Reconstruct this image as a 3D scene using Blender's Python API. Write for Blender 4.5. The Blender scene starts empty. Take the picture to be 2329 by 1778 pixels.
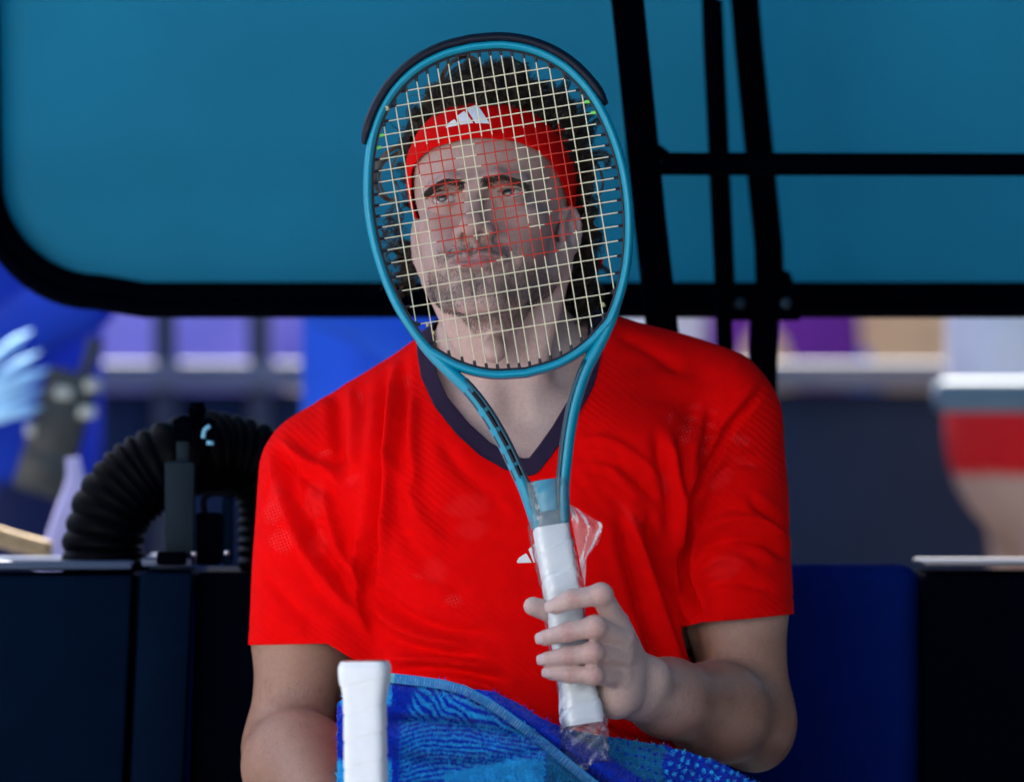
import bpy, bmesh, math, random
import numpy as np
from mathutils import Vector, Matrix

random.seed(7)
rng = np.random.default_rng(7)
scene = bpy.context.scene
COL = scene.collection

# ------------------------------------------------------------------ camera
DIST = 12.0            # metres from the lens to the plane of the player
PXM = 2290.0           # photograph pixels per metre in that plane
CX, CY, CZ = 1164.5, 889.0, 1.0

cam_data = bpy.data.cameras.new('camera')
cam = bpy.data.objects.new('camera', cam_data)
COL.objects.link(cam)
cam.location = (0, -DIST, CZ)
cam.rotation_euler = (math.radians(90), 0, 0)
cam_data.sensor_width = 36.0
cam_data.lens = 36.0 * DIST / (2329.0 / PXM)
cam_data.clip_start = 0.5
cam_data.clip_end = 400
cam_data.dof.use_dof = True
cam_data.dof.focus_distance = DIST - 0.14
cam_data.dof.aperture_fstop = 3.5
scene.camera = cam

# ------------------------------------------------------------------ sky, sun, exposure
SUN_EL, SUN_AZ = math.radians(60), math.radians(-9)     # behind the player, a little to the left
world = bpy.data.worlds.new('World')
scene.world = world
world.use_nodes = True
wn = world.node_tree.nodes
sky = wn.new('ShaderNodeTexSky')
sky.sky_type = 'NISHITA'
sky.sun_disc = False
sky.sun_elevation = SUN_EL
sky.sun_rotation = SUN_AZ
sky.dust_density = 3.0
wn['Background'].inputs['Strength'].default_value = 0.05
world.node_tree.links.new(sky.outputs[0], wn['Background'].inputs['Color'])

sun_data = bpy.data.lights.new('sun', 'SUN')
sun_data.energy = 5.0
sun_data.angle = math.radians(0.5)
sun_data.color = (1.0, 0.95, 0.88)
sun = bpy.data.objects.new('sun', sun_data)
COL.objects.link(sun)
to_sun = Vector((math.sin(SUN_AZ) * math.cos(SUN_EL), math.cos(SUN_AZ) * math.cos(SUN_EL), math.sin(SUN_EL)))
sun.rotation_euler = to_sun.to_track_quat('Z', 'Y').to_euler()
sun.location = (0, 3, 6)

scene.view_settings.view_transform = 'Standard'
scene.view_settings.look = 'None'
scene.view_settings.gamma = 1.0
scene.view_settings.use_curve_mapping = False
scene.view_settings.exposure = 2.6
scene.cycles.max_bounces = 8
scene.cycles.transparent_max_bounces = 16
scene.cycles.use_denoising = True

# ------------------------------------------------------------------ helpers
def A(px, py, y=0.0):
    """photograph pixel + real depth -> point in the place"""
    k = (DIST + y) / DIST / PXM
    return np.array([(px - CX) * k, y, CZ + (CY - py) * k])

def V(px, py, y=0.0):
    return Vector(A(px, py, y))

def tag(o, label=None, cat=None, group=None, kind=None):
    if label: o['label'] = label
    if cat: o['category'] = cat
    if group: o['group'] = group
    if kind: o['kind'] = kind
    return o

def empty(name, loc=(0, 0, 0), rot=(0, 0, 0)):
    o = bpy.data.objects.new(name, None)
    COL.objects.link(o)
    o.location = loc
    o.rotation_euler = rot
    o.empty_display_size = 0.05
    return o

def link(name, me, mats, parent=None, smooth=True):
    o = bpy.data.objects.new(name, me)
    COL.objects.link(o)
    for m in (mats if isinstance(mats, (list, tuple)) else [mats]):
        me.materials.append(m)
    if smooth:
        me.polygons.foreach_set('use_smooth', np.ones(len(me.polygons), dtype=bool))
    if parent is not None:
        o.parent = parent
        o.matrix_parent_inverse = (parent.matrix_basis if parent.parent is None else parent.parent.matrix_basis @ parent.matrix_parent_inverse @ parent.matrix_basis).inverted()
    return o

def mesh_from(name, verts, faces, mats, parent=None, smooth=True, mat_idx=None):
    me = bpy.data.meshes.new(name)
    me.from_pydata([tuple(map(float, v)) for v in verts], [], [tuple(int(i) for i in f) for f in faces])
    me.update()
    o = link(name, me, mats, parent, smooth)
    if mat_idx is not None:
        me.polygons.foreach_set('material_index', np.asarray(mat_idx, dtype=np.int32))
    return o

def quads_mesh(name, verts, quads, mats, parent=None, smooth=True):
    """fast path for big numpy quad meshes"""
    me = bpy.data.meshes.new(name)
    verts = np.asarray(verts, dtype=np.float32)
    quads = np.asarray(quads, dtype=np.int32)
    n = len(quads)
    me.vertices.add(len(verts)); me.vertices.foreach_set('co', verts.ravel())
    me.loops.add(n * 4); me.loops.foreach_set('vertex_index', quads.ravel())
    me.polygons.add(n)
    me.polygons.foreach_set('loop_start', np.arange(0, n * 4, 4, dtype=np.int32))
    me.update(calc_edges=True)
    me.validate()
    return link(name, me, mats, parent, smooth)

def set_attr(me, name, data):
    data = np.asarray(data, dtype=np.float32)
    if data.ndim == 1:
        a = me.attributes.new(name, 'FLOAT', 'POINT')
        a.data.foreach_set('value', data)
    else:
        a = me.attributes.new(name, 'FLOAT_COLOR', 'POINT')
        if data.shape[1] == 3:
            data = np.concatenate([data, np.ones((len(data), 1), np.float32)], 1)
        a.data.foreach_set('color', data.ravel())

def catmull(pts, n):
    pts = np.asarray(pts, dtype=float)
    p = np.vstack([2 * pts[0] - pts[1], pts, 2 * pts[-1] - pts[-2]])
    out = []
    m = len(pts) - 1
    for i in range(n + 1):
        t = i / n * m
        k = min(int(t), m - 1)
        f = t - k
        a, b, c, d = p[k], p[k + 1], p[k + 2], p[k + 3]
        out.append(0.5 * ((2 * b) + (-a + c) * f + (2 * a - 5 * b + 4 * c - d) * f * f + (-a + 3 * b - 3 * c + d) * f ** 3))
    return np.array(out)

def tube(pts, rad, sides=8, closed=False, cap=True, squash=None, up=(0, 0, 1), voff=0):
    """tube round a polyline; rad number or list; squash = (a, b) in-plane / normal radii"""
    pts = np.asarray(pts, dtype=float)
    n = len(pts)
    rads = np.full(n, rad) if np.isscalar(rad) else np.asarray(rad, dtype=float)
    verts, faces = [], []
    if closed:
        tan = np.roll(pts, -1, 0) - np.roll(pts, 1, 0)
    else:
        tan = np.gradient(pts, axis=0)
    tan /= np.linalg.norm(tan, axis=1)[:, None] + 1e-12
    nrm = np.asarray(up, dtype=float)
    nrm = nrm - tan[0] * nrm.dot(tan[0])
    if np.linalg.norm(nrm) < 1e-3:
        nrm = np.array([1.0, 0.2, 0.1]); nrm -= tan[0] * nrm.dot(tan[0])
    nrm /= np.linalg.norm(nrm)
    sa, sb = squash if squash else (1, 1)
    for i in range(n):
        if squash:
            nrm = np.asarray(up, dtype=float)
        nrm = nrm - tan[i] * nrm.dot(tan[i])
        nrm /= np.linalg.norm(nrm) + 1e-12
        bi = np.cross(tan[i], nrm)
        for s in range(sides):
            a = 2 * math.pi * s / sides
            verts.append(pts[i] + rads[i] * (sa * math.cos(a) * bi + sb * math.sin(a) * nrm))
    m = n if closed else n - 1
    for i in range(m):
        j = (i + 1) % n
        for s in range(sides):
            t = (s + 1) % sides
            faces.append((voff + i * sides + s, voff + i * sides + t, voff + j * sides + t, voff + j * sides + s))
    if cap and not closed:
        faces.append(tuple(voff + s for s in reversed(range(sides))))
        faces.append(tuple(voff + (n - 1) * sides + s for s in range(sides)))
    return verts, faces

def tube_obj(name, pts, rad, mat, parent=None, **kw):
    v, f = tube(pts, rad, **kw)
    return mesh_from(name, v, f, mat, parent)

def box_bm(c, size, bevel=0.004, rot=None, segs=2):
    bm = bmesh.new()
    bmesh.ops.create_cube(bm, size=1.0)
    bmesh.ops.scale(bm, vec=size, verts=bm.verts)
    if bevel > 0:
        bmesh.ops.bevel(bm, geom=list(bm.edges), offset=bevel, segments=segs, profile=0.5, affect='EDGES')
    if rot is not None:
        bmesh.ops.rotate(bm, matrix=rot.to_3x3() if hasattr(rot, 'to_3x3') else rot, verts=bm.verts, cent=(0, 0, 0))
    bmesh.ops.translate(bm, vec=c, verts=bm.verts)
    return bm

def bm_obj(name, bm, mat, parent=None, smooth=False):
    me = bpy.data.meshes.new(name)
    bm.to_mesh(me); bm.free()
    return link(name, me, mat, parent, smooth)

def box(name, c, size, mat, parent=None, bevel=0.004, rot=None, segs=2):
    o = bm_obj(name, box_bm(c, size, bevel, rot, segs), mat, parent, smooth=True)
    try:
        o.data.set_sharp_from_angle(angle=math.radians(35))
    except Exception:
        pass
    return o

# ------------------------------------------------------------------ materials
def material(name, color, rough=0.6, metallic=0.0, spec=0.4, var=0.12, vscale=30.0, bump=0.0, bscale=300.0,
             attr=None, sheen=0.0, coat=0.0, trans=0.0, sss=0.0, detail=4.0):
    m = bpy.data.materials.new(name)
    m.use_nodes = True
    nt = m.node_tree
    b = nt.nodes['Principled BSDF']
    b.inputs['Roughness'].default_value = rough
    b.inputs['Metallic'].default_value = metallic
    b.inputs['Specular IOR Level'].default_value = spec
    if sheen: b.inputs['Sheen Weight'].default_value = sheen
    if coat: b.inputs['Coat Weight'].default_value = coat
    if sss:
        b.inputs['Subsurface Weight'].default_value = sss
        b.inputs['Subsurface Radius'].default_value = (0.009, 0.004, 0.002)
        b.inputs['Subsurface Scale'].default_value = 0.6
    tc = nt.nodes.new('ShaderNodeTexCoord')
    if attr:
        src = nt.nodes.new('ShaderNodeAttribute'); src.attribute_name = attr
        col = src.outputs['Color']
    else:
        src = nt.nodes.new('ShaderNodeRGB'); src.outputs[0].default_value = (*color, 1)
        col = src.outputs[0]
    nz = nt.nodes.new('ShaderNodeTexNoise')
    nz.inputs['Scale'].default_value = vscale
    nz.inputs['Detail'].default_value = detail
    nt.links.new(tc.outputs['Object'], nz.inputs['Vector'])
    mr = nt.nodes.new('ShaderNodeMapRange')
    mr.inputs['From Min'].default_value = 0.25; mr.inputs['From Max'].default_value = 0.75
    mr.inputs['To Min'].default_value = 1 - var; mr.inputs['To Max'].default_value = 1 + var
    nt.links.new(nz.outputs['Fac'], mr.inputs['Value'])
    mul = nt.nodes.new('ShaderNodeVectorMath'); mul.operation = 'SCALE'
    nt.links.new(col, mul.inputs[0]); nt.links.new(mr.outputs[0], mul.inputs['Scale'])
    nt.links.new(mul.outputs[0], b.inputs['Base Color'])
    if bump:
        bn = nt.nodes.new('ShaderNodeTexNoise')
        bn.inputs['Scale'].default_value = bscale; bn.inputs['Detail'].default_value = 3.0
        nt.links.new(tc.outputs['Object'], bn.inputs['Vector'])
        bp = nt.nodes.new('ShaderNodeBump')
        bp.inputs['Strength'].default_value = bump; bp.inputs['Distance'].default_value = 0.002
        nt.links.new(bn.outputs['Fac'], bp.inputs['Height'])
        nt.links.new(bp.outputs['Normal'], b.inputs['Normal'])
    if trans:
        tr = nt.nodes.new('ShaderNodeBsdfTranslucent')
        nt.links.new(mul.outputs[0], tr.inputs['Color'])
        mx = nt.nodes.new('ShaderNodeMixShader'); mx.inputs[0].default_value = trans
        nt.links.new(b.outputs[0], mx.inputs[1]); nt.links.new(tr.outputs[0], mx.inputs[2])
        nt.links.new(mx.outputs[0], nt.nodes['Material Output'].inputs['Surface'])
    return m

# ------------------------------------------------------------------ signed distance toolkit
def ell(P, c, r):
    q = (P - np.asarray(c, np.float32)) / np.asarray(r, np.float32)
    k0 = np.sqrt(np.einsum('ij,ij->i', q, q)) + np.float32(1e-9)
    q /= np.asarray(r, np.float32)
    k1 = np.sqrt(np.einsum('ij,ij->i', q, q)) + np.float32(1e-9)
    return k0 * (k0 - 1) / k1

def sph(P, c, r):
    q = P - np.asarray(c, np.float32)
    return np.sqrt(np.einsum('ij,ij->i', q, q)) - np.float32(r)

def cap(P, a, b, ra, rb):
    a = np.asarray(a, np.float32); b = np.asarray(b, np.float32)
    ab = b - a
    pa = P - a
    t = np.clip(pa @ ab / (ab @ ab + 1e-12), 0, 1)
    d2 = np.einsum('ij,ij->i', pa, pa) - 2 * t * (pa @ ab) + t * t * (ab @ ab)
    return np.sqrt(np.maximum(d2, 0)) - (np.float32(ra) + np.float32(rb - ra) * t)

def smin(a, b, k):
    h = np.maximum(np.float32(k) - np.abs(a - b), 0)
    return np.minimum(a, b) - h * h * np.float32(0.25 / k)

def smax(a, b, k):
    return -smin(-a, -b, k)

def chain(P, pts, rads, k):
    d = None
    for i in range(len(pts) - 1):
        c = cap(P, pts[i], pts[i + 1], rads[i], rads[i + 1])
        d = c if d is None else smin(d, c, k)
    return d

class Part:
    """an SDF with a bounding box so that blocks far away skip it"""
    def __init__(self, f, lo, hi):
        self.f, self.lo, self.hi = f, np.asarray(lo, np.float32), np.asarray(hi, np.float32)
    def near(self, lo, hi, pad):
        return bool(((lo - pad) < self.hi).all() and ((hi + pad) > self.lo).all())
    def bound(self, P):
        q = np.maximum(np.maximum(self.lo - P, P - self.hi), 0)
        return np.sqrt(np.einsum('ij,ij->i', q, q))

def compose(parts, k):
    """smooth union; k is one blend width or a list, one per part"""
    ks = k if isinstance(k, (list, tuple)) else [k] * len(parts)
    def f(P):
        lo, hi = P.min(0), P.max(0)
        d = None
        far = None
        for p, kk in zip(parts, ks):
            if p.near(lo, hi, kk + 0.02):
                v = p.f(P)
                d = v if d is None else smin(d, v, kk)
            else:
                q = p.bound(P)
                far = q if far is None else np.minimum(far, q)
        if d is None:
            return np.maximum(far, 0.01)
        return d if far is None else np.minimum(d, np.maximum(far, 0.02))
    return f

def axis(segs):
    """rectilinear node coordinates: [(start, end, step), ...]"""
    out = []
    for a, b, s in segs:
        n = max(1, int(round((b - a) / s)))
        out.append(np.linspace(a, b, n + 1)[:-1])
    out.append(np.array([segs[-1][1]]))
    return np.concatenate(out).astype(np.float32)

def extract(f, xs, ys, zs, B=24, SB=4, slack=0.0015):
    """sparse surface nets on a rectilinear grid -> verts, quads"""
    nx, ny, nz = len(xs), len(ys), len(zs)
    ids, vts = [], []
    edges = [[], [], []]
    def pad(a):
        return a
    for bi in range(0, nx - 1, B):
        for bj in range(0, ny - 1, B):
            for bk in range(0, nz - 1, B):
                i1, j1, k1 = min(bi + B, nx - 1), min(bj + B, ny - 1), min(bk + B, nz - 1)
                X, Y, Z = xs[bi:i1 + 1], ys[bj:j1 + 1], zs[bk:k1 + 1]
                c = np.array([[(X[0] + X[-1]) / 2, (Y[0] + Y[-1]) / 2, (Z[0] + Z[-1]) / 2]], np.float32)
                rad = 0.5 * math.sqrt((X[-1] - X[0]) ** 2 + (Y[-1] - Y[0]) ** 2 + (Z[-1] - Z[0]) ** 2)
                if abs(float(f(c)[0])) > rad * 1.35 + 0.006:
                    continue
                D = np.full((len(X), len(Y), len(Z)), np.nan, np.float32)
                need = np.zeros(D.shape, bool)
                sx, sy, sz = (np.arange(0, n_ - 1, SB) for n_ in D.shape)
                ex, ey, ez = (np.minimum(a_ + SB, n_ - 1) for a_, n_ in zip((sx, sy, sz), D.shape))
                cc = np.stack(np.meshgrid((X[sx] + X[ex]) / 2, (Y[sy] + Y[ey]) / 2, (Z[sz] + Z[ez]) / 2, indexing='ij'), -1).reshape(-1, 3).astype(np.float32)
                hw = np.stack(np.meshgrid((X[ex] - X[sx]) / 2, (Y[ey] - Y[sy]) / 2, (Z[ez] - Z[sz]) / 2, indexing='ij'), -1).reshape(-1, 3)
                dc = f(cc)
                near_ = np.abs(dc) < np.linalg.norm(hw, axis=1) * 1.4 + slack
                if not near_.any():
                    continue
                ii = np.stack(np.meshgrid(np.arange(len(sx)), np.arange(len(sy)), np.arange(len(sz)), indexing='ij'), -1).reshape(-1, 3)
                for (a_, b_, c_), nr_, dv_ in zip(ii, near_, dc):
                    sl = (slice(sx[a_], ex[a_] + 1), slice(sy[b_], ey[b_] + 1), slice(sz[c_], ez[c_] + 1))
                    if nr_:
                        need[sl] = True
                    else:
                        D[sl] = 1.0 if dv_ > 0 else -1.0
                w = np.argwhere(need)
                D[need] = f(np.stack([X[w[:, 0]], Y[w[:, 1]], Z[w[:, 2]]], 1))
                s = D < 0
                if s.all() or not s.any():
                    continue
                a, b2, c2 = len(X) - 1, len(Y) - 1, len(Z) - 1
                acc = np.zeros((a, b2, c2, 3), np.float32)
                cnt = np.zeros((a, b2, c2), np.float32)
                for ax_ in range(3):
                    sl0 = [slice(None)] * 3; sl1 = [slice(None)] * 3
                    sl0[ax_] = slice(0, -1); sl1[ax_] = slice(1, None)
                    d0, d1 = D[tuple(sl0)], D[tuple(sl1)]
                    cr = (d0 < 0) != (d1 < 0)
                    t = np.where(cr, d0 / np.where(np.abs(d0 - d1) < 1e-12, 1, d0 - d1), 0)
                    axs = [X, Y, Z]
                    full = [X, Y, Z]
                    shp = cr.shape
                    coords = []
                    for q in range(3):
                        if q == ax_:
                            base = full[q][:-1]; step = np.diff(full[q])
                            rs = [1, 1, 1]; rs[q] = -1
                            coords.append(base.reshape(rs) + step.reshape(rs) * t)
                        else:
                            rs = [1, 1, 1]; rs[q] = -1
                            coords.append(np.broadcast_to(full[q].reshape(rs), shp))
                    pt = np.stack(coords, -1) * cr[..., None]
                    oth = [q for q in range(3) if q != ax_]
                    for da in (0, 1):
                        for db in (0, 1):
                            sl = [slice(None)] * 3
                            sl[oth[0]] = slice(da, da + (cr.shape[oth[0]] - 1))
                            sl[oth[1]] = slice(db, db + (cr.shape[oth[1]] - 1))
                            acc += pt[tuple(sl)]
                            cnt += cr[tuple(sl)]
                    # edges owned by this block
                    own = [slice(0, -1)] * 3
                    if i1 == nx - 1 and ax_ != 0: pass
                    ow = cr[tuple(slice(0, n_) for n_ in (a, b2, c2))]
                    w = np.argwhere(ow)
                    if len(w):
                        flip = D[:a, :b2, :c2][ow] < 0
                        g = w + np.array([bi, bj, bk])
                        edges[ax_].append(np.concatenate([g, flip[:, None].astype(np.int64)], 1))
                act = cnt > 0
                w = np.argwhere(act)
                g = w + np.array([bi, bj, bk])
                ids.append((g[:, 0] * ny + g[:, 1]) * nz + g[:, 2])
                vts.append(acc[act] / cnt[act][:, None])
    ids = np.concatenate(ids); vts = np.concatenate(vts)
    order = np.argsort(ids); ids = ids[order]; vts = vts[order]
    def look(i, j, k):
        key = (i * ny + j) * nz + k
        p = np.searchsorted(ids, key)
        p = np.clip(p, 0, len(ids) - 1)
        ok = (ids[p] == key) & (i >= 0) & (j >= 0) & (k >= 0)
        return p, ok
    quads = []
    for ax_ in range(3):
        if not edges[ax_]:
            continue
        e = np.concatenate(edges[ax_])
        i, j, k, fl = e.T
        if ax_ == 0:
            c = [(i, j - 1, k - 1), (i, j, k - 1), (i, j, k), (i, j - 1, k)]
        elif ax_ == 1:
            c = [(i - 1, j, k - 1), (i - 1, j, k), (i, j, k), (i, j, k - 1)]
        else:
            c = [(i - 1, j - 1, k), (i, j - 1, k), (i, j, k), (i - 1, j, k)]
        ps, oks = zip(*[look(*q) for q in c])
        ok = oks[0] & oks[1] & oks[2] & oks[3]
        q = np.stack(ps, 1)[ok]
        f_ = fl[ok].astype(bool)
        q[~f_] = q[~f_][:, ::-1]
        quads.append(q)
    return vts, np.concatenate(quads)

def drop_faces(verts, quads, keep):
    q = quads[keep]
    used = np.zeros(len(verts), bool); used[q.ravel()] = True
    remap = np.cumsum(used) - 1
    return verts[used], remap[q], used

def shell(v, q, n, thick):
    """close an open quad sheet into a thin solid: a second layer inwards and a wall along its border"""
    N = len(v)
    e = np.concatenate([q[:, [0, 1]], q[:, [1, 2]], q[:, [2, 3]], q[:, [3, 0]]])
    key = np.sort(e, 1); kid = key[:, 0].astype(np.int64) * N + key[:, 1]
    u, inv, cnt = np.unique(kid, return_inverse=True, return_counts=True)
    be = e[(cnt[inv] == 1) & (e[:, 0] != e[:, 1])]
    V2 = np.concatenate([v, v - n * thick])
    side = np.stack([be[:, 1], be[:, 0], be[:, 0] + N, be[:, 1] + N], 1)
    return V2, np.concatenate([q, q[:, ::-1] + N, side])

def vnormals(verts, quads):
    a, b, c, d = (verts[quads[:, i]] for i in range(4))
    n = np.cross(c - a, d - b)
    out = np.zeros_like(verts)
    for i in range(4):
        np.add.at(out, quads[:, i], n)
    return out / (np.linalg.norm(out, axis=1)[:, None] + 1e-12)

def vnoise(P, freq, seed=0):
    """smooth value noise in numpy, range about -1..1"""
    q = P * freq + seed * 17.31
    i = np.floor(q).astype(np.int64); f = q - i
    f = f * f * (3 - 2 * f)
    def h(x, y, z):
        n = (x * 73856093) ^ (y * 19349663) ^ (z * 83492791) ^ (seed * 2654435)
        n = (n ^ (n >> 13)) * 1274126177
        return ((n ^ (n >> 16)) & 0xffff) / 32767.5 - 1
    r = 0
    for dx in (0, 1):
        for dy in (0, 1):
            for dz in (0, 1):
                w = (f[:, 0] if dx else 1 - f[:, 0]) * (f[:, 1] if dy else 1 - f[:, 1]) * (f[:, 2] if dz else 1 - f[:, 2])
                r = r + w * h(i[:, 0] + dx, i[:, 1] + dy, i[:, 2] + dz)
    return r

def sd_poly(p, poly):
    """signed distance (negative inside) of 2-D points to a polygon"""
    poly = np.asarray(poly, dtype=np.float64)
    d = np.full(len(p), 1e9); inside = np.zeros(len(p), bool)
    n = len(poly)
    for i in range(n):
        a, b = poly[i], poly[(i + 1) % n]
        e = b - a; w = p - a
        t = np.clip(w @ e / (e @ e + 1e-12), 0, 1)
        q = w - t[:, None] * e
        d = np.minimum(d, (q * q).sum(1))
        c = ((a[1] > p[:, 1]) != (b[1] > p[:, 1]))
        den = (b[1] - a[1]) if abs(b[1] - a[1]) > 1e-12 else 1e-12
        inside ^= c & (p[:, 0] < (b[0] - a[0]) * (p[:, 1] - a[1]) / den + a[0])
    d = np.sqrt(d)
    return np.where(inside, -d, d)

def sd_line(p, line):
    line = np.asarray(line, dtype=np.float64)
    d = np.full(len(p), 1e9); tt = np.zeros(len(p)); side = np.zeros(len(p))
    n = len(line) - 1
    for i in range(n):
        a, b = line[i], line[i + 1]
        e = b - a; w = p - a
        t = np.clip(w @ e / (e @ e + 1e-12), 0, 1)
        q = w - t[:, None] * e
        dd = np.sqrt((q * q).sum(1))
        m = dd < d
        d = np.where(m, dd, d); tt = np.where(m, (i + t) / n, tt)
        side = np.where(m, np.sign(e[0] * w[:, 1] - e[1] * w[:, 0]), side)
    return d, tt, side

def to_px(P):
    """real points -> photograph pixels (used to lay out folds and prints on the cloth)"""
    k = (DIST + P[:, 1]) / DIST / PXM
    return np.stack([P[:, 0] / k + CX, CY - (P[:, 2] - CZ) / k], 1)
# ================================================================== the player
# ---- head, modelled in millimetres about the middle of the eye line, face towards -y
HEAD_SCALE = 1.0
def rot_axis(ax_, deg):
    return np.array(Matrix.Rotation(math.radians(deg), 3, ax_))
HR = rot_axis('Z', -9.5) @ rot_axis('Y', -4.6) @ rot_axis('X', -17.0)
EYE_MID = A(1082, 442, -0.085)
HT = EYE_MID - HR @ (np.array([0, -82, 0]) * 0.001 * HEAD_SCALE)
HR32 = HR.astype(np.float32)

def to_head(P):
    return ((P - HT.astype(np.float32)) @ HR32) * np.float32(1000 / HEAD_SCALE)

def from_head(q):
    return HT + (np.asarray(q, float) * 0.001 * HEAD_SCALE) @ HR.T

EYES = [(-33, -69, 0.0), (33, -69, 0.0)]

def head_mm(q, ears=True):
    """distance in mm"""
    qx = q.copy(); qx[:, 0] = np.abs(qx[:, 0])            # mirrored parts
    d = ell(q, (0, 14, 40), (77, 98, 90))
    d = smin(d, ell(q, (0, -34, 44), (66, 54, 54)), 22)    # forehead
    d = smin(d, ell(q, (0, -16, -36), (58, 64, 64)), 24)   # face block
    d = smin(d, ell(qx, (46, -50, -22), (18, 25, 15)), 18)
    d = smin(d, ell(qx, (38, -48, -48), (22, 28, 34)), 20) # cheek bones
    d = smin(d, chain(qx, [(57, 4, -48), (49, -6, -70), (31, -52, -96), (10, -80, -105)], [14, 13, 13, 15], 8), 20)
    d = smin(d, ell(q, (0, -80, -102), (24, 18, 17)), 14)  # chin
    d = smin(d, ell(q, (0, -75, -69), (38, 25, 28)), 16)   # muzzle
    d = smin(d, ell(qx, (28, -62, -62), (22, 24, 28)), 14) # lower cheeks
    # brow ridge
    d = smin(d, chain(qx, [(6, -87.5, 10), (24, -90, 11.5), (46, -75, 9.5)], [6.5, 7.5, 7.0], 6), 14)
    # eye sockets
    d = smax(d, -ell(qx, (31, -100, -2.5), (21, 23, 10.5)), 8)
    d = smax(d, -ell(qx, (17, -96, -3), (7, 13, 13)), 8)
    # lids: a shell round each eyeball, then the opening
    lid = sph(qx, (33, -69, 0), 14.1)
    d = smin(d, lid, 5)
    # lid crease above the eye
    cr = chain(qx, [(21, -81.5, 3.4), (28, -83.5, 6.6), (37, -82.5, 6.8), (46, -76, 3.4)], [0.9, 0.9, 0.9, 0.9], 1)
    d = smax(d, -cr, 2.4)
    # bag under the eye
    cr = chain(qx, [(20, -86, -8), (30, -86, -13), (42, -80, -12)], [1.0, 1.2, 1.0], 1)
    d = smax(d, -cr, 5)
    op = ell(qx - np.array([0, 0, 0], np.float32), (33.5, -86, -1.3), (15.0, 16, 3.7))
    op = smax(op, ell(qx, (33.5, -86, -6.5), (19, 22, 11.0)), 1.0)
    d = smax(d, -op, 1.6)
    # nose
    d = smin(d, chain(q, [(0, -82, 8), (0, -94, -18), (0, -106, -38)], [7.5, 8.0, 10.0], 8), 11)
    d = smin(d, sph(q, (0, -108, -41.5), 10.4), 8)
    d = smin(d, ell(qx, (13.5, -96, -45), (8.2, 12.5, 8.5)), 6)
    d = smin(d, cap(q, (0, -110, -46), (0, -97, -52.5), 4.4, 4.6), 5)     # columella
    d = smax(d, -ell(qx, (8.2, -103.5, -53.5), (4.4, 7.4, 8.0)), 2.0)    # nostrils
    cr = chain(qx, [(20, -92, -36), (23.5, -91, -46), (20, -92, -53)], [1.0, 1.4, 1.0], 1)
    d = smax(d, -cr, 5)                                                # alar crease
    # folds from the nose to the mouth
    cr = chain(qx, [(24, -94, -50), (32, -91, -62), (37, -86, -74)], [1.0, 1.5, 0.8], 1)
    d = smax(d, -cr, 9)
    # lips
    up = chain(qx, [(0, -102.0, -70.8), (6, -102.8, -70.2), (15, -100.5, -70.8), (27, -94, -72.0)], [3.8, 4.0, 3.5, 2.4], 4)
    lo = chain(qx, [(0, -101, -80.4), (10, -100.2, -79.8), (25, -94.5, -75.6)], [5.0, 4.8, 2.6], 4)
    d = smin(d, up, 6)
    d = smin(d, lo, 6)
    ml = chain(qx, [(0, -106.2, -75.4), (8, -105.4, -74.8), (17, -102, -74.2), (29, -95, -73.6)], [1.5, 1.5, 1.4, 1.1], 1)
    d = smax(d, -ml, 2.4)
    d = smax(d, -ell(q, (0, -106.5, -62), (3.2, 3.2, 8)), 6)            # philtrum
    d = smax(d, -ell(q, (0, -108, -91), (19, 8, 5.5)), 9)               # groove above the chin
    d = smax(d, -ell(q, (0, -101, -104), (1.6, 3.2, 7)), 6)             # chin cleft
    # temples
    d = smax(d, -ell(qx, (86, -52, 22), (15, 26, 26)), 16)
    if not ears:
        return d
    # ears
    e = (qx - np.array([72.5, 15, -15], np.float32)) / np.float32(0.84)
    ca, sa = math.cos(math.radians(24)), math.sin(math.radians(24))
    ex = ca * e[:, 0] - sa * e[:, 1] * 1.0
    ey = sa * e[:, 0] + ca * e[:, 1]
    t = math.radians(-12)
    ez = math.cos(t) * e[:, 2] - math.sin(t) * ey
    ey = math.sin(t) * e[:, 2] + math.cos(t) * ey
    E = np.stack([ex, ey, ez], 1).astype(np.float32)
    # after this turn the disc of the ear faces sideways-forward (its normal is E.x)
    ear = ell(E, (3, 2, 0), (4.5, 17, 30))
    rim = []
    for a in np.linspace(-70, 235, 13):
        r_ = math.radians(a)
        rim.append((5.5, 2 - 17 * math.cos(r_) * -1 if False else 2 + 17 * math.cos(r_), 3 + 27 * math.sin(r_)))
    ear = smin(ear, chain(E, rim, [3.6] * len(rim), 2), 3)
    ear = smax(ear, -ell(E, (8.5, 0, 2), (6.5, 12, 20)), 3)
    ear = smin(ear, chain(E, [(5, 9, -14), (5.5, 9.5, 0), (5, 5, 14)], [3.0, 3.0, 2.6], 3), 3)
    ear = smax(ear, -ell(E, (5, -3, -5), (6, 6.5, 9)), 3)
    ear = smin(ear, ell(E, (4, -3, -26), (4.6, 9, 10)), 5)
    ear = smin(ear, ell(E, (4.5, -14, -8), (4.5, 4.5, 7)), 4)
    d = smin(d, ear * np.float32(0.84), 4)
    return d

def f_head(P):
    return head_mm(to_head(P)) * np.float32(0.001 * HEAD_SCALE)

# ---- joints
NECK_TOP = from_head((0, 38, -40))
NECK_BASE = A(1148, 860, 0.085)
SH_L, SH_R = A(732, 1082, 0.075), A(1640, 965, 0.075)       # viewer's left / right
EL_L, EL_R = A(655, 1700, 0.055), A(1705, 1640, 0.02)
WR_L = A(745, 1865, -0.18)
WR_R = A(1455, 1568, -0.185)

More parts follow.
